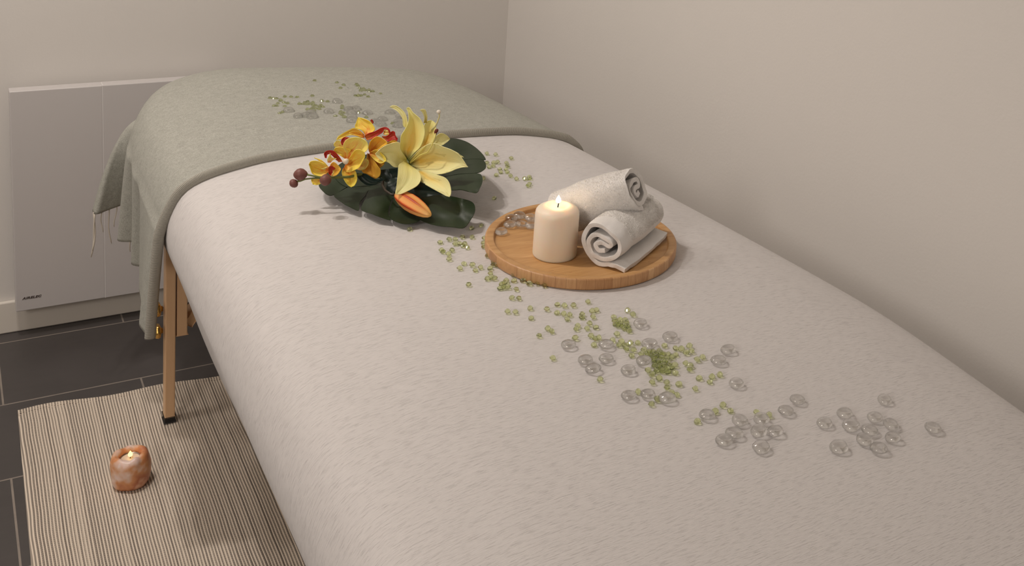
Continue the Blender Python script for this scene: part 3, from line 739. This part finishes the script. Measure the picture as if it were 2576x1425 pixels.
many('bead', '1619.6,885.7 1632.6,889 1643.8,890.5 1659.3,889 1642.4,898.2 1629.8,894 1652.2,896 1669,896 1662,905.2 1678.2,907.3 1688.7,902.4 1652.2,906 1643.8,911.6 1655,915.8 1667,915.8 1648,925 1660,925 1671.9,925.6 1682.4,927 1696.4,923.5 1690,931.2 1650.8,936.8 1666.3,937.5 1681.7,941 1699.3,941.7 1674,933.3 1661,897 1638,905 1649,918 1672,918 1681,899 1659,931', bvh_cover, L_+'in the thick pile amid the clear gems', 'thick pile of green beads')
many('bead', '1628.4,936.8 1641.7,948 1657.9,955.8 1638.2,967 1677.5,967.7 1676.8,981.7 1707.7,970.5', bvh_cover, L_+'trailing off the near side of the thick pile', 'green beads near the pile')
many('bead', '1722.4,919.3 1735,925 1735.7,934.7', bvh_cover, L_+'of the three close together right of the pile', 'three green beads right of the pile')
many('bead', '1751.2,910 1765.9,903', bvh_cover, L_+'of the pair next to the two clear gems', 'pair of green beads by the two gems')
many('bead', '1759.6,955.8 1791,951.5 1810.8,946.6 1784.8,965.6 1746.3,983', bvh_cover, L_+'in the loose string by the lone gem', 'string of green beads by the lone gem')
many('bead', '1702,997.9 1688.7,994.3 1605.2,990 1650.8,1009.8 1639,1022.4', bvh_cover, L_+'amid the row of three clear gems', 'green beads amid the row of three gems')
many('bead', '1819.4,1024.3 1836.5,1037.5 1798.4,1039 1755,1064.6 1901.7,1042 1932,1050', bvh_cover, L_+'amid the second nearest cluster of clear gems', 'green beads in the second cluster')
many('bead', '680.2,249.7 687.8,251 695,252 717.3,246.3 731.6,247.2 747.6,248 785.5,244.6 706.3,255.6 714.7,260.6 724,263.2 697.9,263.2 689.5,269 697,269.5 716.4,270.3 709.7,285.5 704,288', bvh_blanket, L_+'at the left end of the beads on the blanket', 'green beads left on the blanket')
many('bead', '753.5,264.4 762.7,264.8 767,262 773.7,259.5 772,265.5 779.6,264.8 786.3,261.5 787.2,267.4 793.9,269.5 788,273.3 794,276 806.5,267.4 804.8,271.6 811.6,272.4 773.7,278.3 783,277.6 788.8,282.5 803.2,277.5 810.7,257.3 824.2,258.1', bvh_blanket, L_+'in the bright green patch on the blanket', 'green patch of beads on the blanket')
many('bead', '790.5,206.3 848,211 863.4,217.2 856.3,224.7 896.7,215.6 900.7,218.7 904.8,224.7 913.9,225.2 906.8,231.3 908.5,228 916.9,230.3 927,229.3 929,233.3 938,232.8', bvh_blanket, L_+'farthest away on the blanket', 'farthest green beads on the blanket')
many('bead', '893.7,243.9 899,244.4 907.8,243.9 917.9,241.4 927,247 956.8,238.4', bvh_blanket, L_+'in the short row behind the lily', 'short row of green beads on the blanket')
many('bead', '860.4,270.6 860.4,275.5 857.3,284.8 855.3,289.3 860.4,292.5 864,287 844,295 866,298 900.7,286.8 987.5,314 922,298.4', bvh_blanket, L_+'among the gems on the blanket', 'green beads among gems on the blanket')


# ------------------------------------------------------------------ flowers
def leafmat(name, c1, c2, rough=.38, scale=14):
    t = NT(name); co = t.coord(); n = t.noise(co, scale, 4, .6)
    t.base(t.mix(n, s2l(c1), s2l(c2))); t.set(Roughness=rough); t.bump(t.noise(co, 120, 3), .15, .0008); return t.m
M_leaf = leafmat('glossy_leaf', (10, 28, 14), (38, 56, 20), .50, 9)
M_leaf2 = leafmat('dark_leaf', (22, 40, 34), (34, 54, 48), .4)
M_stem = leafmat('green_stem', (86, 98, 44), (132, 138, 78), .5)
M_stemd = leafmat('brown_stem', (46, 38, 30), (66, 56, 44), .5)

def monstera():
    H = [(1215, 400, .064), (1215, 430, .062), (1205, 470, .055), (1165, 478, .045), (1190, 520, .024), (1165, 570, .010), (1110, 566, .007), (1060, 558, .005), (1020, 562, .004), (985, 550, .004), (905, 528, .005),
         (850, 505, .009), (805, 475, .018), (1140, 352, .064), (1090, 360, .055), (1040, 470, .026), (1000, 400, .032), (900, 440, .020), (850, 430, .022), (960, 500, .018), (1120, 520, .018), (1080, 430, .035)]
    def hgt(x, y):
        sw = sh = 0
        for a, b, h in H:
            w_ = 1/((a-x)**2+(b-y)**2+420)**1.5; sw += w_; sh += w_*h
        return sh/sw
    lobes = [  # outlines in the photo frame: tip side drawn as seen, inner side meets the leaf centre
        [(1010, 430), (1050, 395), (1085, 362), (1112, 351), (1142, 349), (1168, 355), (1190, 367), (1210, 384), (1222, 402), (1205, 401), (1172, 402), (1130, 412), (1080, 432)],
        [(1060, 428), (1120, 412), (1172, 402), (1205, 400), (1217, 404), (1223, 420), (1214, 430), (1198, 436), (1160, 438), (1110, 446), (1060, 450)],
        [(1050, 446), (1110, 446), (1160, 439), (1198, 437), (1211, 441), (1214, 455), (1208, 472), (1198, 486), (1180, 483), (1160, 478), (1132, 479), (1100, 474), (1060, 468)],
        [(1010, 462), (1070, 474), (1118, 490), (1150, 497), (1180, 505), (1193, 515), (1195, 532), (1186, 550), (1168, 573), (1140, 572), (1100, 568), (1070, 560), (1052, 549), (1044, 536), (1030, 505), (1012, 480)],
        [(1008, 470), (1030, 505), (1042, 535), (1058, 552), (1042, 561), (1018, 564), (998, 559), (984, 551), (980, 540), (983, 518), (990, 500), (985, 475)],
        [(985, 468), (986, 500), (979, 522), (977, 540), (982, 554), (960, 548), (936, 539), (910, 529), (912, 515), (922, 495), (930, 475), (950, 460)],
        [(955, 455), (930, 476), (918, 494), (904, 512), (902, 530), (880, 521), (860, 510), (840, 493), (850, 486), (872, 474), (905, 458)],
        [(930, 445), (872, 472), (846, 488), (828, 492), (812, 481), (802, 467), (806, 450), (822, 436), (850, 428), (900, 425)],
        [(930, 470), (870, 470), (840, 440), (860, 410), (920, 390), (990, 375), (1050, 365), (1090, 372), (1110, 400), (1090, 440), (1080, 470), (1050, 490), (1010, 500), (960, 495)]]
    root = empty('monstera_leaf', at_z(1010, 470, .745)); tag(root, 'large dark green split leaf lying on the white cover beneath the flowers', 'leaf')
    for k, poly in enumerate(lobes):
        B = spline(poly, 110, closed=True)
        if k < 8:
            c = B.mean(0)
        pts = [Vector((p[0], p[1])) for p in B]; nb = len(pts)
        x0, y0 = B.min(0); x1, y1 = B.max(0)
        def inside(x, y):
            r_ = False; j = nb-1
            for i in range(nb):
                if (pts[i].y > y) != (pts[j].y > y) and x < (pts[j].x-pts[i].x)*(y-pts[i].y)/(pts[j].y-pts[i].y)+pts[i].x: r_ = not r_
                j = i
            return r_
        y = y0+4
        while y < y1:
            x = x0+4
            while x < x1:
                if inside(x, y) and min((p.x-x)**2+(p.y-y)**2 for p in pts) > 6: pts.append(Vector((x, y)))
                x += 6
            y += 5
        vs, es, fs, *_ = geometry.delaunay_2d_cdt(pts, [], [tuple(range(nb))], 1, 1e-4)
        c = Vector((B[:, 0].mean(), B[:, 1].mean()))
        V = []
        for v in vs:
            e = min((Vector((p[0], p[1]))-v).length for p in B)/14
            h = hgt(v.x, v.y) + (-.0015 if k == 8 else -.0003*k)
            p = at_z(v.x, v.y, .7395+max(.0012, h)); V.append(p)
        o = mk('leaf_blade' if k == 8 else 'lobe', V, [tuple(f)[::-1] for f in fs], M_leaf, root)
        s_ = o.modifiers.new('t', 'SOLIDIFY'); s_.thickness = .0011; s_.offset = 0; es = o.modifiers.new('rim', 'EDGE_SPLIT'); es.split_angle = R(50)
monstera()

def lily_mat(name, edge, mid, throat, spots=False, m_lo=.18, m_hi=.75):
    t = NT(name); uvn = t.coord('UV'); sp = t.t.nodes.new('ShaderNodeSeparateXYZ'); t.l(uvn, sp.inputs[0]); u_, v_ = sp.outputs[0], sp.outputs[1]
    ctr = t.math('SUBTRACT', 1, t.math('MULTIPLY', t.math('ABSOLUTE', t.math('SUBTRACT', v_, .5)), 2.3))
    str_ = t.noise(t.mapping(uvn, (5, 34, 1)), 1, 3, .6)
    alng = t.ramp(u_, [(0, (.5, .5, .5, 1)), (m_lo, (1, 1, 1, 1)), (m_hi, (.0, .0, .0, 1))])
    k = t.math('MULTIPLY', t.math('MULTIPLY', t.math('MAXIMUM', ctr, 0), alng), t.math('ADD', .25, t.math('MULTIPLY', str_, 1.25)))
    c = t.mix(t.math('MINIMUM', k, 1), s2l(edge), s2l(mid))
    th = t.ramp(u_, [(0, (1, 1, 1, 1)), (.20, (.0, .0, .0, 1))]); c = t.mix(th, c, s2l(throat))
    if spots: c = t.mix(t.math('MULTIPLY', t.math('GREATER_THAN', t.noise(t.mapping(uvn, (4, 5, 1)), 1, 2), .62), .28), c, s2l((150, 140, 60)))
    t.base(c); t.set(Roughness=.5); t.b.inputs['Subsurface Weight'].default_value = .25; t.b.inputs['Subsurface Radius'].default_value = (.006, .004, .002); t.b.inputs['Subsurface Scale'].default_value = .5
    t.bump(t.noise(t.mapping(uvn, (3, 30, 1)), 1, 2), .35, .0015); return t.m
def petal(name, Lp, Rp, D, d0, d1, m, parent, off=(0, 0), sc=1.0, cup=.006, curve=0, rip=.0012, seed=0, thick=.0009, nu=26, nv=14, base=None):
    """two boundary lines seen in the photo frame, from base to tip; d0/d1: how far the base/tip stands nearer than depth D"""
    tr = lambda P: [(off[0]+x/sc, off[1]+y/sc) for x, y in P]
    A = spline(tr(Lp), nu+1); B = spline(tr(Rp), nu+1); V = []; UV = []; F = []
    for i in range(nu+1):
        a = i/nu
        for j in range(nv+1):
            b = j/nv; x, y = A[i]*(1-b)+B[i]*b
            w_ = np.linalg.norm(A[i]-B[i])/60
            q = (2*b-1)
            dep = d0+(d1-d0)*a + curve*math.sin(math.pi*a) + cup*min(1, w_)*(q*q-.5) + .0018*min(1, w_)*math.exp(-(q/.12)**2)*(-1) + rip*math.sin(a*13+seed+3*q)*abs(q)*min(1, w_) + .0018*pnoise(Vector((a*3, b*3, seed)))
            V.append(at_depth(x, y, D-dep)); UV.append((a, b))
    for i in range(nu):
        for j in range(nv): k = i*(nv+1)+j; F.append((k, k+1, k+nv+2, k+nv+1))
    o = mk(name, V, F, m, parent, uvs=UV)
    s_ = o.modifiers.new('t', 'SOLIDIFY'); s_.thickness = thick; s_.offset = 0; es = o.modifiers.new('rim', 'EDGE_SPLIT'); es.split_angle = R(60)
    return o
def ellipsoid(name, pts, rads, m, parent, n=24):
    return tube(name, pts, rads, m, parent, n)

def lily():
    D = 1.935; O = (940, 250); K = 5.48
    root = empty('yellow_lily', at_z(1035, 470, .775)); tag(root, 'large open yellow lily with a striped orange bud, lying on the split leaf', 'flower')
    ml = lily_mat('lily_petal', (236, 228, 150), (240, 180, 22), (70, 92, 28), False, .2, .9); ms = lily_mat('lily_petal_mottled', (240, 233, 170), (242, 188, 36), (84, 102, 32), True, .22, .85)
    mp = lily_mat('lily_petal_pale', (234, 226, 158), (232, 214, 110), (200, 190, 90), False, .1, .5)
    kw = dict(off=O, sc=K)
    bl = empty('bloom', at_depth(1025, 408, D)-world_loc(root)); bl.parent = root
    def pt(*a, **k): return petal('petal', *a, bl, **{**kw, **k})
    # rear, upright ones first
    pt([(455, 400), (405, 365), (395, 270), (330, 170), (222, 105)], [(475, 400), (470, 320), (430, 190), (330, 100), (265, 84), (222, 105)], D, -.012, -.020, mp, cup=.003, seed=1)
    pt([(690, 330), (700, 250), (668, 175), (640, 150)], [(735, 320), (738, 230), (712, 150), (670, 136), (640, 150)], D, -.018, -.010, mp, cup=.003, seed=2)
    pt([(560, 780), (640, 560), (690, 380), (720, 320), (760, 292), (800, 290)], [(700, 690), (820, 600), (858, 500), (860, 400), (850, 330), (800, 290)], D, -.006, -.030, ml, cup=.010, seed=3)
    pt([(800, 640), (850, 560), (870, 500), (930, 468), (1000, 490), (1052, 548)], [(820, 650), (900, 640), (945, 636), (1000, 600), (1035, 570), (1052, 548)], D, -.010, -.026, mp, cup=.006, seed=4)
    pt([(1080, 700), (1150, 735), (1200, 770), (1242, 803)], [(1090, 740), (1150, 780), (1200, 803), (1242, 803)], D, -.004, -.004, mp, cup=.002, seed=5)
    # big upright petal
    pt([(450, 815), (375, 700), (370, 590), (380, 500), (440, 400), (480, 300), (478, 190), (450, 132)], [(475, 850), (560, 740), (640, 660), (695, 520), (700, 400), (640, 270), (540, 180), (490, 108), (450, 132)], D, .0, -.002, ml, cup=.016, curve=.006, seed=6)
    # left
    pt([(455, 815), (370, 690), (360, 600), (250, 605), (130, 655), (22, 752)], [(450, 870), (400, 930), (335, 940), (270, 930), (200, 872), (120, 850), (50, 800), (22, 752)], D, .002, .030, mp, cup=.008, curve=.006, seed=7)
    # right
    pt([(480, 850), (580, 740), (700, 645), (830, 606), (945, 650), (1090, 705), (1190, 780), (1300, 935)], [(500, 930), (600, 985), (720, 1025), (900, 1036), (1050, 1000), (1130, 965), (1220, 940), (1300, 935)], D, .002, .046, ms, cup=.014, curve=.004, seed=8)
    # lower right
    pt([(560, 950), (700, 980), (860, 1035), (980, 1080), (1040, 1150), (1066, 1250), (1060, 1320), (1045, 1345)], [(520, 950), (640, 1070), (660, 1140), (800, 1225), (930, 1295), (1000, 1335), (1045, 1345)], D, .0, .098, ms, cup=.010, curve=.012, seed=9)
    # lower left
    pt([(445, 830), (380, 880), (345, 910), (332, 1050), (318, 1180), (298, 1290), (318, 1311)], [(480, 900), (560, 950), (620, 1000), (650, 1070), (640, 1140), (590, 1200), (500, 1250), (380, 1305), (318, 1311)], D, .004, .088, mp, cup=.006, curve=.020, seed=10)
    P = lambda x, y, d=0: at_depth(O[0]+x/K, O[1]+y/K, D-d)
    # throat, stem
    tube('throat', [P(470, 880, -.012), P(500, 900, -.02), P(560, 980, -.035), P(560, 1060, -.03)], [.009, .007, .004, .0035], M_stem, bl, 14)
    tube('pistil', [P(505, 880, .008), P(640, 770, .026), P(745, 730, .034), P(800, 640, .038), P(845, 520, .036), P(852, 470, .034)], [.0010]*6, plain('filament', (226, 212, 120), .5), bl, 8)
    tube('filament', [P(500, 870, .006), P(620, 740, .022), P(720, 640, .026), P(800, 600, .024), P(840, 560, .024)], [.0009]*5, plain('filament2', (222, 208, 118), .5), bl, 8)
    tube('style', [P(800, 420, -.004), P(850, 370, .0), P(880, 310, .002), P(905, 240, .004), P(903, 190, .006)], [.0016, .0016, .0013, .0012, .0013], plain('style', (226, 218, 160), .5), bl, 10)
    tube('stigma', [P(905, 200, .006), P(900, 182, .006), P(893, 160, .006), P(890, 148, .006)], [.0020, .0034, .0036, .0014], plain('stigma', (238, 230, 214), .5), bl, 14)
    a_ = tube('anther', [P(850, 490, .03), P(853, 455, .031), P(868, 430, .032), P(888, 415, .031)], [.0012, .0026, .0032, .0014], plain('anther', (110, 44, 26), .7), bl, 10); a_['label'] = 'maroon anther at the petal edge'
    # bud
    t = NT('lily_bud'); co = t.coord('UV'); sp = t.t.nodes.new('ShaderNodeSeparateXYZ'); t.l(co, sp.inputs[0])
    st = t.math('ABSOLUTE', t.math('SINE', t.math('MULTIPLY', sp.outputs[1], 3.1416*6)))
    c = t.ramp(st, [(0, s2l((176, 58, 22))), (.35, s2l((204, 84, 34))), (.55, s2l((240, 150, 84))), (1, s2l((246, 176, 104)))])
    c = t.mix(t.ramp(sp.outputs[0], [(.6, (0, 0, 0, 1)), (1, (.75, .75, .75, 1))]), c, s2l((232, 186, 100))); c = t.mix(t.ramp(sp.outputs[0], [(0, (.8, .8, .8, 1)), (.12, (0, 0, 0, 1))]), c, s2l((120, 96, 50)))
    t.base(c); t.set(Roughness=.42); t.bump(st, .3, .002)
    a, b = at_z(996, 488, .7405+.030), at_z(1084, 543, .7405+.019); ax = (b-a); side = ax.cross(Vector((0, 0, 1))).normalized(); up = side.cross(ax).normalized()
    V, F, UV = [], [], []; n = 36; prof = [(0, .001), (.02, .0045), (.08, .0085), (.2, .0115), (.38, .0135), (.55, .0132), (.72, .0112), (.86, .0082), (.95, .0050), (.99, .0022), (1, .0003)]
    for i, (u_, r_) in enumerate(prof):
        for j in range(n+1):
            an = 2*math.pi*j/n; k = r_*(1+.05*math.cos(6*an)); V.append(a+ax*u_+side*math.cos(an)*k+up*math.sin(an)*k); UV.append((u_, j/n))
    for i in range(len(prof)-1):
        for j in range(n): q = i*(n+1)+j; F.append((q, q+1, q+n+2, q+n+1))
    bud = mk('bud', V, F, t.m, root, uvs=UV); bud['label'] = 'closed orange bud with darker red stripes'
    tube('stem', [at_z(963, 455, .776), at_z(963, 468, .772), at_z(970, 480, .770), at_z(985, 490, .770), a+ax*.02], [.0022, .0022, .002, .0021, .003], M_stemd, root, 10)
    tube('stem', [P(560, 1060, -.03), at_z(1015, 462, .775), at_z(985, 450, .772), at_z(960, 445, .770), at_z(930, 440, .768)], [.003, .003, .0028, .0026, .0024], M_stemd, root, 10)
    # narrow leaves of the lily
    lk = dict(off=(880, 420), sc=7.576)
    petal('leaf', [(960, 230), (1200, 260), (1450, 330), (1700, 450), (1845, 515)], [(1000, 480), (1150, 560), (1320, 585), (1600, 550), (1845, 515)], 1.890, .0, .020, M_leaf2, root, cup=.006, seed=3, **lk)
    petal('leaf', [(900, 205), (800, 230), (720, 320), (700, 420), (760, 480), (860, 520)], [(1100, 260), (1100, 330), (1080, 400), (1020, 470), (950, 510), (860, 520)], 1.910, .0, .006, M_leaf2, root, cup=-.004, seed=4, **lk)
    petal('leaf', [(90, 120), (200, 260), (320, 345), (430, 352), (560, 305), (655, 240)], [(300, 130), (420, 200), (500, 240), (560, 235), (600, 205), (655, 240)], 1.900, .0, .004, M_leaf2, root, cup=.010, seed=5, **lk)
    petal('leaf', [(560, 60), (600, 180), (700, 300), (900, 330)], [(900, 20), (960, 120), (960, 230), (900, 330)], 1.915, .0, .0, M_leaf2, root, cup=.006, seed=6, **lk)
lily()

def orchids():
    root = empty('orchid_spray', at_z(880, 470, .77)); tag(root, 'spray of yellow and orange orchids with brown buds, left of the yellow lily', 'flower')
    def om(name, edge, mid, deep, dens=1.0):
        t = NT(name); uvn = t.coord('UV'); sp = t.t.nodes.new('ShaderNodeSeparateXYZ'); t.l(uvn, sp.inputs[0]); u_, v_ = sp.outputs[0], sp.outputs[1]
        st = t.noise(t.mapping(uvn, (3.5, 17, 1)), 1, 3, .6)
        al = t.ramp(u_, [(0, (1, 1, 1, 1)), (.35, (.75, .75, .75, 1)), (.92, (0, 0, 0, 1))])
        ce = t.math('SUBTRACT', 1.1, t.math('MULTIPLY', t.math('ABSOLUTE', t.math('SUBTRACT', v_, .5)), 2.0))
        k = t.math('MULTIPLY', t.math('MULTIPLY', al, t.math('MAXIMUM', ce, 0)), t.ramp(st, [(.42, (.12, .12, .12, 1)), (.53, (1, 1, 1, 1))]))
        c = t.mix(t.math('MULTIPLY', k, dens), s2l(edge), s2l(mid)); c = t.mix(t.ramp(u_, [(0, (.8, .8, .8, 1)), (.22, (0, 0, 0, 1))]), c, s2l(deep))
        t.base(c); t.set(Roughness=.5); t.b.inputs['Subsurface Weight'].default_value = .2; t.b.inputs['Subsurface Radius'].default_value = (.006, .003, .001); t.b.inputs['Subsurface Scale'].default_value = .5
        t.bump(t.noise(t.mapping(uvn, (3, 16, 1)), 1, 2), .35, .0015); return t.m
    my = om('orchid_yellow', (244, 220, 88), (234, 120, 36), (222, 96, 26)); mo = om('orchid_orange', (240, 190, 66), (226, 110, 34), (206, 84, 24), 1.0)
    mpk = om('orchid_peach', (244, 232, 128), (238, 124, 82), (232, 130, 60)); mb = om('orchid_ochre', (214, 168, 62), (176, 96, 34), (150, 70, 30))
    mr = om('orchid_lip', (176, 30, 26), (196, 84, 30), (206, 120, 40)); 
    Mw = plain('orchid_column', (240, 226, 200), .5)
    k4 = dict(off=(840, 280), sc=7.125); k3 = dict(off=(720, 360), sc=8.908)
    def blossom(px, py, D): b = empty('blossom', at_depth(px, py, D)-world_loc(root)); b.parent = root; return b
    # A: upper blossom (turned to the back right)
    D = 1.935; A = blossom(920, 345, D)
    f = lambda L, R_, d0, d1, m, b=A, D_=D, nm='petal', **k: petal(nm, L, R_, D_, d0, d1, m, b, **{**k4, **k})
    f([(560, 430), (500, 340), (380, 290), (400, 200), (430, 112)], [(580, 430), (690, 375), (735, 320), (690, 235), (620, 170), (520, 128), (430, 112)], 0, -.012, my, seed=1, cup=.008)
    f([(540, 420), (450, 340), (360, 300), (260, 340), (160, 395), (80, 450), (45, 520)], [(540, 480), (440, 455), (330, 430), (240, 440), (150, 490), (45, 520)], .004, .008, my, seed=2, cup=.010)
    f([(540, 450), (480, 380), (400, 355), (320, 360), (270, 395)], [(550, 480), (470, 470), (400, 440), (330, 425), (270, 395)], .010, .016, mo, seed=3, cup=.006)
    f([(280, 480), (220, 460), (160, 480), (125, 550), (150, 640)], [(290, 510), (250, 520), (215, 560), (190, 610), (150, 640)], .006, .014, mr, seed=4, cup=.006, nm='lip')
    f([(545, 440), (620, 395), (740, 360), (850, 300), (940, 288), (1000, 330), (1020, 400)], [(590, 520), (680, 500), (780, 440), (870, 380), (900, 330), (970, 340), (985, 395), (1020, 400)], .006, .014, mr, seed=5, cup=.010, nm='lip')
    f([(860, 450), (960, 440), (1040, 360), (1090, 375), (1100, 430), (1142, 490)], [(900, 500), (960, 545), (1040, 520), (1090, 510), (1125, 530), (1142, 490)], .008, .018, mr, seed=6, cup=.010, nm='lip')
    f([(650, 165), (670, 150), (690, 158)], [(690, 225), (705, 215), (710, 195), (690, 158)], -.01, -.008, mr, seed=6, cup=.001, nm='lip_tip')
    f([(890, 390), (900, 345), (950, 340), (990, 380)], [(890, 420), (940, 430), (980, 425), (990, 380)], .004, .004, mpk, seed=7, cup=.004)
    # C: right blossom
    D = 1.915; Cb = blossom(930, 390, D); g = lambda *a, **k: f(*a, b=Cb, D_=D, **k)
    g([(650, 750), (620, 680), (640, 570), (700, 490), (770, 455), (850, 475)], [(690, 765), (780, 700), (880, 630), (950, 590), (940, 540), (850, 475)], 0, .006, mo, seed=8, cup=.012)
    g([(780, 640), (900, 590), (980, 555), (1070, 515), (1135, 548)], [(800, 660), (900, 640), (1000, 600), (1080, 580), (1135, 548)], -.002, -.006, mo, seed=9, cup=.004)
    g([(640, 740), (760, 690), (860, 760), (930, 840), (935, 895)], [(640, 780), (700, 850), (770, 910), (850, 935), (935, 895)], .002, .010, my, seed=10, cup=.008)
    g([(600, 750), (580, 880), (540, 990), (500, 1065), (560, 1130), (640, 1195), (700, 1222)], [(650, 780), (730, 900), (790, 990), (835, 1060), (825, 1150), (770, 1200), (700, 1222)], .0, .012, mb, seed=11, cup=.014)
    g([(720, 880), (800, 900), (900, 915), (905, 935)], [(720, 900), (790, 1020), (840, 1010), (880, 970), (905, 935)], -.006, -.010, mo, seed=12, cup=.004)
    # B: front centre blossom
    D = 1.895; B = blossom(869, 407, D); h = lambda *a, **k: f(*a, b=B, D_=D, **k)
    h([(240, 860), (250, 760), (300, 690), (210, 660), (110, 640), (20, 660), (0, 720)], [(200, 850), (150, 820), (90, 780), (30, 745), (0, 720)], .004, .010, my, seed=13, cup=.010)
    h([(170, 660), (120, 660), (20, 640), (0, 590), (40, 535)], [(180, 640), (135, 600), (115, 540), (80, 522), (40, 535)], -.004, .0, mpk, seed=14, cup=.006)
    h([(420, 940), (500, 870), (560, 850), (610, 880), (620, 920)], [(400, 1040), (480, 1062), (560, 1030), (605, 970), (620, 920)], -.008, -.004, mpk, seed=15, cup=.008)
    h([(170, 1010), (145, 1100), (175, 1210), (240, 1310), (310, 1362)], [(300, 1010), (380, 1070), (408, 1150), (412, 1240), (370, 1330), (310, 1362)], .0, .018, my, seed=16, cup=.012)
    h([(240, 860), (230, 760), (165, 640), (200, 540), (270, 488), (380, 468), (480, 478)], [(290, 860), (400, 750), (530, 745), (600, 690), (612, 610), (570, 530), (480, 478)], .004, .012, mpk, seed=17, cup=.012)
    h([(240, 890), (310, 790), (380, 700), (470, 690), (545, 745), (555, 820)], [(190, 990), (215, 1075), (270, 1092), (370, 1055), (450, 1010), (515, 900), (555, 820)], .008, .016, my, seed=18, cup=.014)
    P4 = lambda x, y, D_, d=0: at_depth(840+x/7.125, 280+y/7.125, D_-d)
    tube('column', [P4(250, 880, D, .012), P4(225, 890, D, .016), P4(205, 905, D, .020), P4(190, 915, D, .022)], [.0026, .0042, .0050, .0020], Mw, B, 14)
    # D: left blossom
    D = 1.875; Db = blossom(830, 415, D); q = lambda *a, **k: f(*a, b=Db, D_=D, **{**k3, **k})
    q([(960, 560), (860, 440), (760, 370), (625, 330)], [(940, 560), (850, 470), (750, 410), (625, 330)], -.004, -.008, my, seed=19, cup=.002)
    q([(980, 560), (880, 480), (750, 420), (630, 398), (540, 420), (510, 480)], [(950, 640), (850, 730), (780, 750), (680, 730), (590, 690), (540, 580), (510, 480)], .0, .008, my, seed=20, cup=.012)
    q([(800, 790), (700, 790), (570, 800), (570, 860), (600, 930)], [(820, 860), (790, 900), (740, 930), (670, 940), (600, 930)], .0, .004, my, seed=21, cup=.004)
    q([(980, 540), (1000, 470), (1065, 428), (1150, 490), (1220, 570), (1210, 620)], [(1010, 560), (1080, 560), (1100, 640), (1040, 740), (1110, 730), (1170, 680), (1210, 620)], .004, .012, mo, seed=22, cup=.006)
    q([(940, 560), (980, 520), (1060, 540), (1120, 600), (1110, 690)], [(940, 640), (960, 700), (1020, 735), (1060, 740), (1110, 690)], .008, .004, mr, seed=23, cup=.010, nm='lip')
    q([(880, 600), (830, 590), (790, 580)], [(970, 530), (930, 530), (860, 560), (790, 580)], .018, .022, mpk, seed=24, cup=.002, nm='tendril')
    q([(1020, 700), (1050, 660), (1050, 610)], [(990, 740), (1040, 745), (1055, 690), (1050, 610)], .016, .014, mpk, seed=25, cup=.002, nm='tendril')
    q([(1260, 420), (1180, 300), (1060, 180), (930, 170), (850, 230), (870, 330)], [(1180, 430), (1110, 370), (1050, 300), (980, 250), (920, 260), (900, 340), (870, 330)], -.004, .004, mr, seed=26, cup=.008, nm='lip')
    q([(930, 440), (920, 370), (960, 290), (985, 230)], [(1000, 440), (1050, 380), (1130, 350), (1050, 340), (1010, 300), (985, 230)], .010, .016, mpk, seed=27, cup=.004)
    # buds and their stems
    P3 = lambda x, y, d=0: at_depth(720+x/8.908, 360+y/8.908, 1.850-d)
    Mbud = leafmat('orchid_bud', (104, 62, 56), (136, 86, 76), .5, 60)
    def bud(c, tip, r_, lb=None):
        a, b = Vector(c), Vector(tip); d = b-a; pts = [a-d*1.0, a-d*.8, a-d*.4, a, a+d*.4, a+d*.75, a+d*.95, b]
        o = tube('bud', pts, [r_*k for k in (.18, .5, .88, 1.0, .90, .60, .28, .03)], Mbud, root, 22); return o
    bud(P3(320, 705), P3(165, 715), .0100); bud(P3(170, 905), P3(95, 960), .0076); bud(P3(880, 830, .012), P3(870, 960, .016), .0092)
    tube('stem', [P3(455, 705), P3(560, 730), P3(760, 770, -.004), P3(1010, 785, -.01), P3(1220, 770, -.02), P3(1420, 760, -.035), P3(1700, 700, -.045)], [.0016, .0014, .0016, .0019, .0021, .0022, .0022], M_stem, root, 10)
    tube('stem', [P3(255, 860), P3(310, 850), P3(430, 810), P3(600, 790, -.002), P3(760, 785, -.004)], [.0014, .0018, .0013, .0013, .0013], M_stem, root, 10)
    tube('stem', [P4(300, 900, 1.91), P4(420, 980, 1.92), P4(560, 1080, 1.93), P4(900, 1180, 1.93)], .0022, M_stem, root, 10)
orchids()

# ------------------------------------------------------------------ render look
S.view_settings.view_transform = 'Standard'; S.view_settings.look = 'None'; S.view_settings.exposure = -.12; S.view_settings.gamma = 1
S.view_settings.use_curve_mapping = False
S.cycles.max_bounces = 10; S.cycles.diffuse_bounces = 5; S.cycles.transmission_bounces = 8; S.cycles.transparent_max_bounces = 12
S.cycles.sample_clamp_indirect = 4; S.cycles.blur_glossy = .5
S.cycles.max_bounces = 8; S.cycles.diffuse_bounces = 4; S.cycles.glossy_bounces = 3; S.cycles.transmission_bounces = 7; S.cycles.transparent_max_bounces = 8
S.cycles.use_adaptive_sampling = True; S.cycles.adaptive_threshold = .03
